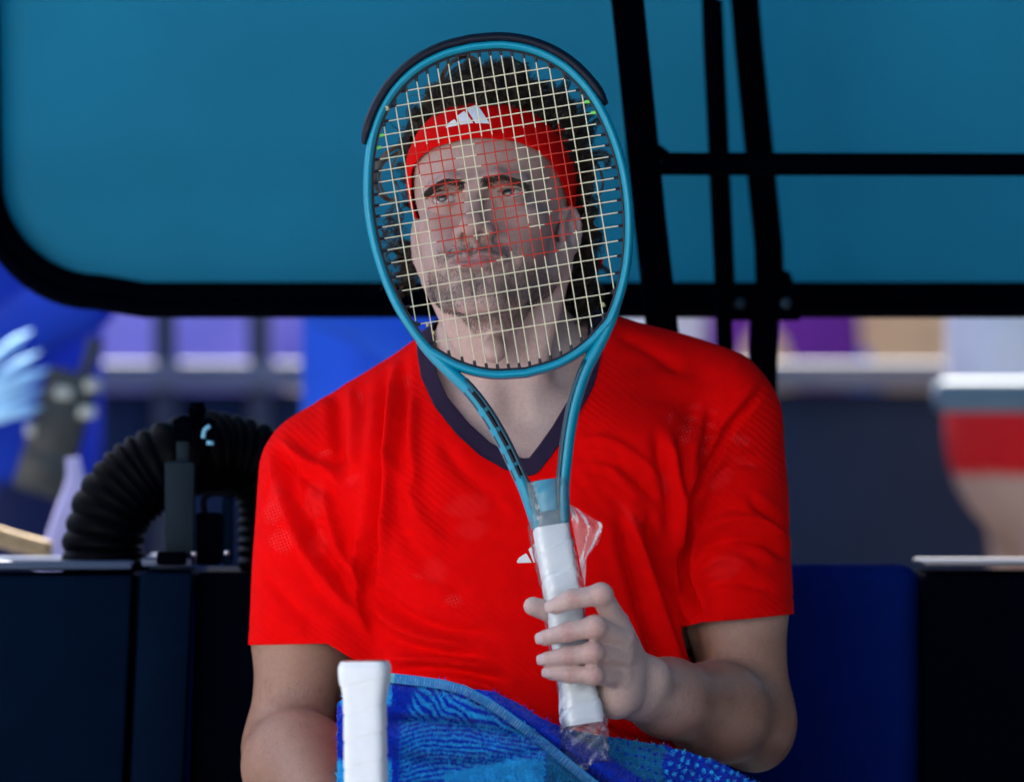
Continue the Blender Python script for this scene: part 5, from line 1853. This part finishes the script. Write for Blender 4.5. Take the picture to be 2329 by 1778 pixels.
# fillet where the rail meets the post
v, f = tube(np.array([A(1486, 330, yF - .002), A(1494, 346, yF - .002), A(1520, 354, yF - .002)]), [.004, .008, .004], sides=8)
mesh_from('weld', v, f, M_frame, canopy)
for py in (252, 268):
    pass
v, f = tube(np.array([A(1463, 257, yF - .021), A(1463, 257, yF - .015)]), .0035, sides=10)
mesh_from('bolt', v, f, M_bolt, canopy)
v, f = tube(np.array([A(1492, 370, yF - .021), A(1492, 370, yF - .012)]), .0060, sides=12)
mesh_from('bolt', v, f, M_bolt, canopy)
yB = .50
bar('post', line(A(1618, -700, yB - .15), A(1614, 0, yB), 4) + line(A(1617, 100, yB), A(1650, 800, yB), 6) + line(A(1658, 900, yB), np.array([A(1700, 2000, yB)[0], yB, 0.0]), 4), .0082, .0125)
bar('post_strip', line(A(1637, 0, yB - .008), A(1668, 690, yB - .008), 6), .0028, .006)
# frame of the right-hand bay: slanting post with a rounded foot, foot plate and bolts
bar('bay_post', line(A(1688, -560, yB + .03), A(1694, 0, yB + .06), 3) + line(A(1704, 120, yB + .06), A(1742, 500, yB + .06), 4) + line(A(1748, 560, yB + .06), A(1752, 690, yB + .06), 3), .0148, .016)
bar('bay_post', line(A(1740, 690, yB + .05), A(1736, 800, yB + .05), 3) + line(A(1735, 840, yB + .05), np.array([A(1700, 2100, yB + .05)[0], yB + .05, 0.0]), 4), .0150, .014)
v, f = tube(np.array([A(1768, 620, yB + .055), A(1776, 640, yB + .055), A(1800, 650, yB + .055)]), [.008, .014, .006], sides=10)
mesh_from('weld', v, f, M_frame, canopy)
box('foot_plate', Vector(A(1738, 690, yB + .03)), (.075, .012, .036), M_frame, canopy, bevel=.003)
for px in (1683, 1788):
    v, f = tube(np.array([A(px, 690, yB + .020), A(px, 690, yB + .030)]), .0062, sides=12)
    mesh_from('bolt', v, f, M_bolt, canopy)

# unseen umpire's stand, added to block light from the right
light_block = empty('light_block_stand', Vector((1.75, -.7, 0)))
tag(light_block, kind='structure')
M_light_block = material('light_block_navy', (.006, .010, .028), rough=.6, spec=.1, var=.1, vscale=8)
box('plinth', Vector((1.75, -.75, .55)), (1.2, 1.3, 1.1), M_light_block, light_block, bevel=.02)
box('side_panel', Vector((1.19, -.75, 1.65)), (.06, 1.3, 1.1), M_light_block, light_block, bevel=.01)
box('side_panel', Vector((2.31, -.75, 1.65)), (.06, 1.3, 1.1), M_light_block, light_block, bevel=.01)
box('seat', Vector((1.75, -.55, 1.55)), (.6, .5, .08), M_light_block, light_block, bevel=.02)
box('backrest', Vector((1.75, -.28, 1.95)), (.6, .06, .75), M_light_block, light_block, bevel=.02)
box('sunshade', Vector((1.75, -.75, 2.75)), (1.3, 1.4, .05), M_light_block, light_block, bevel=.02)
for dx in (-.56, .56):
    for dy in (-1.35, -.15):
        box('pole', Vector((1.75 + dx, dy, 2.45)), (.04, .04, .6), M_light_block, light_block, bevel=.004)
# unseen wing added at the shelter's right end to cut side light
vs = [(1.30, PY - 1.25, 2.30), (1.30, PY, 2.0), (1.30, PY, .35), (1.30, PY - 1.25, .35)]
o = mesh_from('light_block_wing', vs, [(0, 1, 2, 3)], M_frame, canopy, smooth=False)
m = o.modifiers.new('thick', 'SOLIDIFY'); m.thickness = .01

# ================================================================== bench, cabinets, hose
M_navy = material('cabinet_navy', (0.0006, 0.0050, 0.0160), rough=0.6, spec=0.012, var=0.12, vscale=18, bump=0.08, bscale=500)
M_navy2 = material('cabinet_black', (0.0002, 0.0008, 0.0036), rough=0.6, spec=0.008, var=0.2, vscale=18)
M_cabtop = material('cabinet_top', (0.028, 0.05, 0.10), rough=0.35, spec=0.4, var=0.1, vscale=20)
M_blue_seat = material('seat_blue', (0.0012, 0.012, 0.125), rough=0.9, spec=0.03, var=0.10, vscale=25, bump=0.25, bscale=700)
M_rubber = material('hose_black', (0.0003, 0.0005, 0.0016), rough=0.5, spec=0.04, var=0.2, vscale=60)
M_steel = material('stand_grey', (0.005, 0.014, 0.022), rough=0.6, metallic=0.0, spec=0.1, var=0.12, vscale=40)
yC = .22
def cabinet(name, label, px0, px1, py_top, y0, dep, mat, lean=0.0, topmat=None, topface=True, lidh=.009):
    z1 = A(0, py_top, y0)[2]
    x0, x1 = A(px0, 0, y0)[0], A(px1, 0, y0)[0]
    root = empty(name, Vector(((x0 + x1) / 2, y0 + dep / 2, 0)))
    tag(root, label, 'cabinet')
    rot = Matrix.Rotation(lean, 4, 'Y')
    o = box('body', Vector(((x0 + x1) / 2, y0 + dep / 2, z1 / 2 - .004)), (x1 - x0, dep, z1 - .008), mat, root, bevel=.006)
    if lean:
        for v in o.data.vertices:
            v.co.x += -(v.co.z - z1) * -lean
    if topface:
        t = box('lid', Vector(((x0 + x1) / 2, y0 + dep / 2 + .004, z1 + .002)), (x1 - x0 - .002, dep - .008, lidh), topmat or M_cabtop, root, bevel=.003)
    return root
cabinet('cabinet', 'wide navy cabinet at the left edge under the black hose', -420, 302, 1290, yC, .34, M_navy, lean=.045)
cabinet('cabinet', 'narrow navy cabinet between the wide one and the seated player', 318, 440, 1283, yC, .34, M_navy, lean=.045)
cabinet('cabinet', 'black equipment case in shadow beside the player’s bare arm'.replace('’', "'"), 446, 700, 1283, yC + .04, .30, M_navy2, lean=.03, topface=False)
cabinet('cabinet', 'dark navy cabinet at the right edge beside the blue seat', 2100, 2760, 1287, yC - .02, .34, M_navy2, lidh=.0035, topmat=material('pale_trim', (.12, .12, .14), rough=.4, var=.1))

bench = empty('bench', Vector((0, .15, 0)))
tag(bench, 'bench with blue padded back that the player sits on', 'bench')
x0, x1 = A(1420, 0, .27)[0], A(2094, 0, .27)[0]
zt = A(0, 1282, .27)[2]
o = box('backrest', Vector(((x0 + x1) / 2, .29, (zt + .50) / 2)), (x1 - x0, .055, zt - .50), M_blue_seat, bench, bevel=.022, segs=5)
o = box('backrest', Vector((-.12, .30, (zt + .48) / 2)), (.46, .055, zt - .52), M_blue_seat, bench, bevel=.022, segs=5)
box('seat', Vector((.08, .05, .445)), (.92, .46, .05), M_blue_seat, bench, bevel=.018, segs=4)
for x in (-.33, .49):
    for y in (-.13, .23):
        box('leg', Vector((x, y, .21)), (.035, .035, .42), M_frame, bench, bevel=.004)

# corrugated air hose
hose = empty('air_hose', Vector(A(230, 1285, .36)))
tag(hose, 'black corrugated air hose arching over the cabinets', 'hose')
yH = .34
path = catmull([A(238, 1300, yH), A(236, 1230, yH), A(262, 1150, yH), A(325, 1085, yH), A(410, 1042, yH), A(500, 1030, yH + .02), A(585, 1055, yH + .03), A(625, 1120, yH + .03), A(635, 1220, yH + .03), A(635, 1330, yH + .03)], 420)
sl = np.concatenate([[0], np.cumsum(np.linalg.norm(np.diff(path, axis=0), axis=1))])
cor = .0385 + .0042 * np.abs(np.sin((sl + .004 * np.sin(sl * 60)) / .0128 * math.pi)) ** .7 + .0016 * vnoise(path, 40, 2)
v, f = tube(path, cor, sides=28, cap=True)
mesh_from('corrugated_tube', v, f, M_rubber, hose)
for k in (0, 416):
    v, f = tube(path[k:k + 5] if k else path[:6], .047, sides=28)
    mesh_from('end_cuff', v, f, M_rubber, hose)

# microphone stand clamp in front of the hose
stand = empty('clamp_stand', Vector(A(410, 1283, .27)))
tag(stand, 'dark upright clamp stand in front of the hose arch', 'stand')
yS = .26
def slab(name, px0, px1, py0, py1, y, dep, mat, bev=.003):
    a, b = A(px0, py1, y), A(px1, py0, y)
    return box(name, Vector(((a[0] + b[0]) / 2, y, (a[2] + b[2]) / 2)), (b[0] - a[0], dep, b[2] - a[2]), mat, stand, bevel=bev)
slab('post', 376, 443, 1050, 1284, yS, .035, M_steel)
slab('rod', 402, 431, 975, 1055, yS, .014, M_steel)
slab('clamp', 394, 492, 952, 1003, yS, .030, M_frame)
slab('jaw', 405, 442, 945, 980, yS - .012, .02, M_frame)
v, f = tube(np.array([A(448, 955, yS), A(448, 935, yS), A(448, 915, yS)]), [.006, .010, .007], sides=12)
mesh_from('knob', v, f, M_frame, stand)
slab('base', 358, 425, 1254, 1284, yS - .01, .06, M_frame)
slab('block', 447, 503, 1165, 1284, yS + .02, .05, M_frame)
slab('side_plate', 505, 530, 1130, 1284, yS + .02, .03, M_navy)
v, f = tube(catmull([A(466, 1170, yS), A(464, 1135, yS), A(485, 1122, yS), A(535, 1124, yS)], 14), .003, sides=8)
mesh_from('cable', v, f, M_rubber, stand)
for px, py in ((435, 1259), (510, 1256)):
    v, f = tube(np.array([A(px, py, yS - .025), A(px + 12, py, yS - .025)]), .0025, sides=8)
    mesh_from('screw', v, f, material('bright_screw', (.6, .6, .62), rough=.3, metallic=.8, var=.1), stand)
v, f = tube(catmull([A(478, 968, yS - .03), A(466, 978, yS - .03), A(462, 996, yS - .03)], 10), .0022, sides=8)
mesh_from('cable_tie', v, f, material('pale_blue_tie', (.15, .45, .62), rough=.4), stand)
v, f = tube(np.array([A(470, 1006, yS - .03), A(486, 1008, yS - .03)]), .0022, sides=8)
mesh_from('cable_tie', v, f, bpy.data.materials['pale_blue_tie'], stand)
# ================================================================== the court and what lies behind
M_court = material('concrete_apron', (0.13, 0.14, 0.16), rough=0.85, spec=0.2, var=0.08, vscale=3, bump=0.2, bscale=200)
vs = [(-60, -60, 0), (60, -60, 0), (60, 80, 0), (-60, 80, 0)]
o = mesh_from('ground', vs, [(0, 1, 2, 3)], M_court, smooth=False); tag(o, kind='structure')

# unseen pale stand added behind the camera to bounce sunlight onto the player
M_bounce = material('bounce_pale', (.62, .60, .58), rough=.9, var=.2, vscale=1.2)
for k in range(14):
    o = box('bounce_stand', Vector((-23, -24 - k * 1.2, .6 + k * .55)), (36, 1.196, 1.2 + k * 1.1), M_bounce, bevel=.0)
    tag(o, kind='structure')

yW = 2.6
M_wall = material('barrier_navy', (0.007, 0.016, 0.040), rough=0.6, spec=0.2, var=0.12, vscale=12)
M_wallcap = material('barrier_cap', (0.13, 0.14, 0.16), rough=0.6, spec=0.3, var=0.08, vscale=20)
wz = A(0, 852, yW)[2]
wall = empty('barrier_wall', Vector((0, yW, 0)))
tag(wall, 'navy courtside barrier wall with pale cap in front of the spectators', 'wall')
for k in range(-4, 5):
    box('panel', Vector((k * 1.2 + .36, yW, (wz - .02) / 2)), (1.196, .06, wz - .02), M_wall, wall, bevel=.004)
    box('cap', Vector((k * 1.2 + .36, yW - .01, wz - .001)), (1.198, .13, .034), M_wallcap, wall, bevel=.008)
for px in (375, 590):
    box('upright', Vector(A(px, 1100, yW - .045)) , (.028, .02, .5), material('upright_grey', (.03, .035, .045), rough=.5), wall, bevel=.004)

# pale rail end on the right, nearer than the wall
yR = 1.9
M_rail = material('rail_pale', (.085, .125, .165), rough=.55, spec=.4, var=.08, vscale=20)
r_ = empty('bench_rail', Vector((A(2300, 0, yR)[0], yR, 0)))
tag(r_, 'pale grey-blue slab rail at the right edge above the red shorts', 'rail')
a, b = A(2125, 938, yR), A(3000, 862, yR)
box('slab', Vector(((a[0] + b[0]) / 2, yR, (a[2] + b[2]) / 2)), (b[0] - a[0], .10, b[2] - a[2]), M_rail, r_, bevel=.012, segs=4)
box('upright', Vector((b[0] - .05, yR, a[2] / 2)), (.05, .06, a[2]), M_rail, r_, bevel=.006)

# stand behind the barrier: stepped terrace and back wall
M_conc = material('terrace_grey', (.30, .29, .30), rough=.9, var=.12, vscale=6)
for k in range(4):
    o = box('terrace', Vector((0, yW + .75 + k * .8, .10 + k * .20)), (16, .796, .20 + k * .40), M_conc, bevel=.01)
    tag(o, kind='structure')
M_fence = material('banner_blue', (.03, .12, .45), rough=.7, var=.1, vscale=3)
o = box('banner_wall', Vector((0, 8.6, 1.4)), (30, .2, 2.8), M_fence, bevel=.02)
tag(o, 'long blue banner wall closing the stand at the far back', 'wall')

# people: one coarse continuous body each, clothing colour in the mesh, hair on top
def bg_person(label, base, pose, tops, legs, skin=(.42, .26, .19), hair=(.03, .02, .014), yaw=0.0, sleeve=.5, group=None, voxel=.014, shorts=None, arm_w=1.0, band=None):
    """pose: 'sit' or 'stand'; base = point between the feet (stand) or under the hips (sit); yaw turns it"""
    c_, s_ = math.cos(yaw), math.sin(yaw)
    def W(x, y, z):
        return np.array([base[0] + c_ * x - s_ * y, base[1] + s_ * x + c_ * y, base[2] + z])
    segs = []
    if pose == 'sit':
        hz = .52
        hip, chest, neck, head = (0, .0, hz), (0, .05, hz + .33), (0, .05, hz + .50), (0, .03, hz + .66)
        kn = [(-.14, -.42, hz + .03), (.14, -.42, hz + .03)]; an = [(-.14, -.40, .08), (.14, -.40, .08)]
        hips = [(-.09, 0, hz), (.09, 0, hz)]
        el = [(-.26 * arm_w, -.06, hz + .16), (.26 * arm_w, -.06, hz + .16)]; wr = [(-.15 * arm_w, -.28, hz + .10), (.15 * arm_w, -.28, hz + .10)]
    else:
        hz = .95
        hip, chest, neck, head = (0, 0, hz), (0, .0, hz + .33), (0, .01, hz + .52), (0, -.01, hz + .68)
        kn = [(-.12, -.02, .50), (.12, -.02, .50)]; an = [(-.13, .02, .08), (.13, .02, .08)]
        hips = [(-.09, 0, hz), (.09, 0, hz)]
        el = [(-.29, .03, hz + .16), (.29, .03, hz + .16)]; wr = [(-.24, -.18, hz + .02), (.24, -.18, hz + .02)]
    sh = [(-.18, chest[1], chest[2] + .10), (.18, chest[1], chest[2] + .10)]
    Wp = lambda p: W(*p)
    def f(P):
        d = cap(P, Wp(hip), Wp(chest), .150, .150)
        d = smin(d, cap(P, Wp(sh[0]), Wp(sh[1]), .060, .060), .08)
        d = smin(d, cap(P, Wp(chest), Wp(neck), .07, .055), .06)
        d = smin(d, ell(P, Wp(head), (.080, .095, .115)), .03)
        nose = Wp((head[0], head[1] - .10, head[2] - .02))
        d = smin(d, sph(P, nose, .016), .02)
        for i in range(2):
            d = smin(d, chain(P, [Wp(sh[i]), Wp(el[i]), Wp(wr[i])], [.055, .042, .030], .02), .03)
            hd = np.array(wr[i]) + (np.array(wr[i]) - np.array(el[i])) * .35
            d = smin(d, cap(P, Wp(wr[i]), Wp(hd), .030, .034), .02)
            d = smin(d, chain(P, [Wp(hips[i]), Wp(kn[i]), Wp(an[i])], [.092, .062, .042], .03), .04)
            toe = np.array(an[i]) + np.array([0, -.17, -.045])
            d = smin(d, cap(P, Wp(an[i]), Wp(toe), .045, .034), .03)
        return d
    allp = np.array([Wp(p) for p in (hip, chest, neck, head, *kn, *an, *el, *wr)])
    lo, hi = allp.min(0) - .26, allp.max(0) + .26
    v, q = extract(f, axis([(lo[0], hi[0], voxel)]), axis([(lo[1], hi[1], voxel)]), axis([(lo[2], hi[2], voxel)]), slack=.02)
    col = np.tile(np.array(skin), (len(v), 1))
    dist = lambda a, b: cap(v.astype(np.float32), Wp(a), Wp(b), 0, 0)
    dleg = np.minimum.reduce([dist(hips[i], kn[i]) for i in range(2)] + [dist(kn[i], an[i]) for i in range(2)])
    darm = np.minimum.reduce([dist(sh[i], el[i]) for i in range(2)])
    dfor = np.minimum.reduce([dist(el[i], np.array(wr[i]) + (np.array(wr[i]) - np.array(el[i])) * .35) for i in range(2)])
    dtor = np.minimum(dist(hip, chest) - .10, dist(sh[0], sh[1]))
    dhead = np.minimum(dist(neck, head) - .03, sph(v.astype(np.float32), Wp(head), .06))
    which = np.argmin(np.stack([dtor, darm, dfor, dleg, dhead], 1), 1)
    col[which == 0] = tops
    col[which == 1] = tops
    if sleeve > .8: col[which == 2] = tops
    if legs is not None:
        col[which == 3] = legs
    if shorts is not None:
        dth = np.minimum.reduce([dist(hips[i], np.array(hips[i]) + (np.array(kn[i]) - np.array(hips[i])) * .72) for i in range(2)])
        dsh = np.minimum.reduce([dist(np.array(hips[i]) + (np.array(kn[i]) - np.array(hips[i])) * .80, kn[i]) for i in range(2)])
        col[(which == 3) & (dth < dsh)] = shorts
    if band is not None:
        col[(v[:, 2] > band[0] + .10) & (v[:, 2] < band[1]) & (which != 2)] = band[2]
        col[v[:, 2] <= band[0] + .10] = skin
    o = quads_mesh('person', v, q, M_cloth)
    set_attr(o.data, 'print', col)
    tag(o, label, 'person', group)
    # hair
    hc = Wp(head)
    vs, fs = [], []
    for i in range(9):
        th = i / 8 * 1.75
        for j in range(20):
            ph = 2 * math.pi * j / 20
            off = 1.06 + .04 * math.sin(j * 5 + i * 3)
            p = np.array([math.sin(th) * math.cos(ph) * .080, math.sin(th) * math.sin(ph) * .095 + .018, math.cos(th) * .115 + .008]) * off
            p[2] += .05 * max(0, -math.sin(ph)) * (th > 1.2)
            vs.append(hc + np.array([c_ * p[0] - s_ * p[1], s_ * p[0] + c_ * p[1], p[2]]))
    for i in range(8):
        for j in range(20):
            fs.append((i * 20 + j, (i + 1) * 20 + j, (i + 1) * 20 + (j + 1) % 20, i * 20 + (j + 1) % 20))
    mesh_from('hair', vs, fs, material('hair_bg', hair, rough=.5, var=.3, vscale=60), o)
    return o
M_cloth = material('cloth_and_skin', (.5, .5, .5), rough=.8, spec=.2, var=.12, vscale=14, attr='print')

def ground_at(px, y):
    return np.array([A(px, 0, y)[0], y, 0])
# two attendants in blue between the bench and the barrier
bg_person('standing attendant in royal blue at the left edge beside a two-way radio', ground_at(-60, 2.05), 'stand', (.006, .035, .36), (.008, .014, .06), yaw=-1.2, sleeve=1)
bg_person('attendant in bright blue jacket right behind the player\'s lower shoulder', ground_at(985, 1.75), 'stand', (.010, .075, .55), (.010, .02, .10), yaw=1.3, sleeve=1)
bg_person('standing person in white top and red shorts with bare legs at the right edge', ground_at(2440, 2.2), 'stand', (.72, .66, .64), None, skin=(.50, .31, .21), yaw=1.75, sleeve=.3, band=(.80, .985, np.array([.60, .008, .008])), voxel=.012)
# spectators on the terrace behind the barrier
seatz = lambda k: .40 + k * .40
sp = [('spectator in lavender top behind the barrier, left of the blue attendant', 400, 0, (.22, .20, .60), (.70, .68, .78), 1.0, .2),
      ('spectator in white long sleeves behind the barrier at left', 560, 1, (.75, .73, .80), (.72, .70, .80), 1.0, -.4),
      ('spectator in white just right of the racket head', 1400, 0, (.75, .72, .72), (.7, .7, .75), .3, .1),
      ('spectator in red top between the posts', 1560, 1, (.60, .05, .04), (.7, .30, .25), .3, .4),
      ('spectator in purple behind the barrier right of the posts', 1800, 0, (.13, .02, .24), (.6, .58, .66), 1.0, -.2),
      ('spectator with pale lavender trousers behind the purple one', 1960, 1, (.03, .03, .12), (.66, .63, .74), .3, .5),
      ('bare-armed spectator in tan behind the barrier at right', 2120, 0, (.62, .40, .22), (.45, .28, .14), .3, .3),
      ('spectator in white and orange behind the tan one', 2235, 1, (.80, .72, .70), (.75, .30, .12), .3, -.3),
      ('spectator in blue at the far right behind the barrier', 2360, 0, (.05, .12, .48), (.75, .72, .75), .3, .2)]
for lab, px, row, top, leg, slv, yw in sp:
    yy = yW + .85 + row * .8
    b = ground_at(px, yy); b[2] = .20 + row * .40
    bg_person(lab, b, 'sit', top, leg, yaw=yw, sleeve=slv, group='spectators seated on the terrace', voxel=.018)

# two-way radio held by the attendant
yRd = 1.7
radio = empty('two_way_radio', Vector(A(140, 1120, yRd)))
tag(radio, 'grey two-way radio with stub aerial in front of the blue jacket at left', 'radio')
M_radio = material('radio_grey', (.022, .024, .024), rough=.4, spec=.4, var=.3, vscale=60)
M_radio_l = material('radio_pale', (.45, .44, .38), rough=.35, spec=.5, var=.3, vscale=60)
tilt = Matrix.Rotation(math.radians(17), 4, 'Y')
box('body', Vector(A(128, 985, yRd)), (.062, .035, .145), M_radio, radio, bevel=.008, rot=tilt)
box('battery', Vector(A(98, 1075, yRd)), (.060, .040, .050), M_radio, radio, bevel=.008, rot=tilt)
v, f = tube(np.array([A(176, 900, yRd), A(200, 830, yRd), A(222, 770, yRd)]), [.008, .0075, .010], sides=12)
mesh_from('aerial', v, f, M_radio, radio)
for px, py, rr in ((135, 890, .010), (152, 892, .010), (208, 875, .012), (196, 935, .012), (72, 975, .008)):
    v, f = tube(np.array([A(px, py + 14, yRd - .01), A(px, py - 10, yRd - .01)]), [rr, rr * .9], sides=14)
    mesh_from('dial', v, f, M_radio_l, radio)
# pale blue folded cloth under the attendant's arm
cl = empty('folded_cloth', Vector(A(30, 960, 1.25)))
tag(cl, 'pale blue folded cloth at the left edge, lit by the sun', 'cloth')
M_pale = material('cloth_pale_blue', (.34, .60, .85), rough=.9, var=.1, vscale=30)
for k, (p, q, w) in enumerate([((-60, 860), (72, 752), .007), ((-60, 905), (92, 800), .006), ((-60, 925), (112, 838), .008), ((-60, 948), (100, 885), .006), ((-60, 965), (96, 925), .009)]):
    v, f = tube(catmull([A(p[0], p[1], 1.6), A((p[0] + q[0]) / 2, (p[1] + q[1]) / 2 - 6, 1.59), A(q[0], q[1], 1.61)], 10), np.array([1, 1, 1.05, 1.1, 1.1, 1.05, 1, 1.1, .8, .45, .12]) * w * .8, sides=12)
    mesh_from('fold', v, f, M_pale, cl)
# tan strap / handle at lower left
hd = empty('wooden_handle', Vector(A(40, 1215, .75)))
tag(hd, 'tan wooden handle lying above the left cabinet', 'handle')
for k in range(3):
    v, f = tube(catmull([A(-60, 1186 + k * 15, .75), A(30, 1216 + k * 14, .75), A(118, 1240 + k * 12, .75)], 8), .0042, sides=8)
    mesh_from('slat', v, f, material('wood_tan', (.42, .30, .17), rough=.6, var=.2, vscale=80), hd)
# lavender cloth hanging at left of the hose
v, f = tube(catmull([A(165, 1040, 1.0), A(170, 1100, 1.0), A(150, 1180, 1.0), A(120, 1300, 1.0), A(110, 1420, 1.0), A(105, 2300, 1.0)], 40), np.concatenate([np.linspace(.007, .020, 30), np.full(11, .020)]), sides=16, squash=(1, .45), up=(0, 1, 0))
o = mesh_from('hanging_cloth', v, f, material('cloth_lavender', (.36, .34, .60), rough=.9, var=.15, vscale=20))
tag(o, 'lavender cloth hanging to the left of the hose arch', 'cloth')
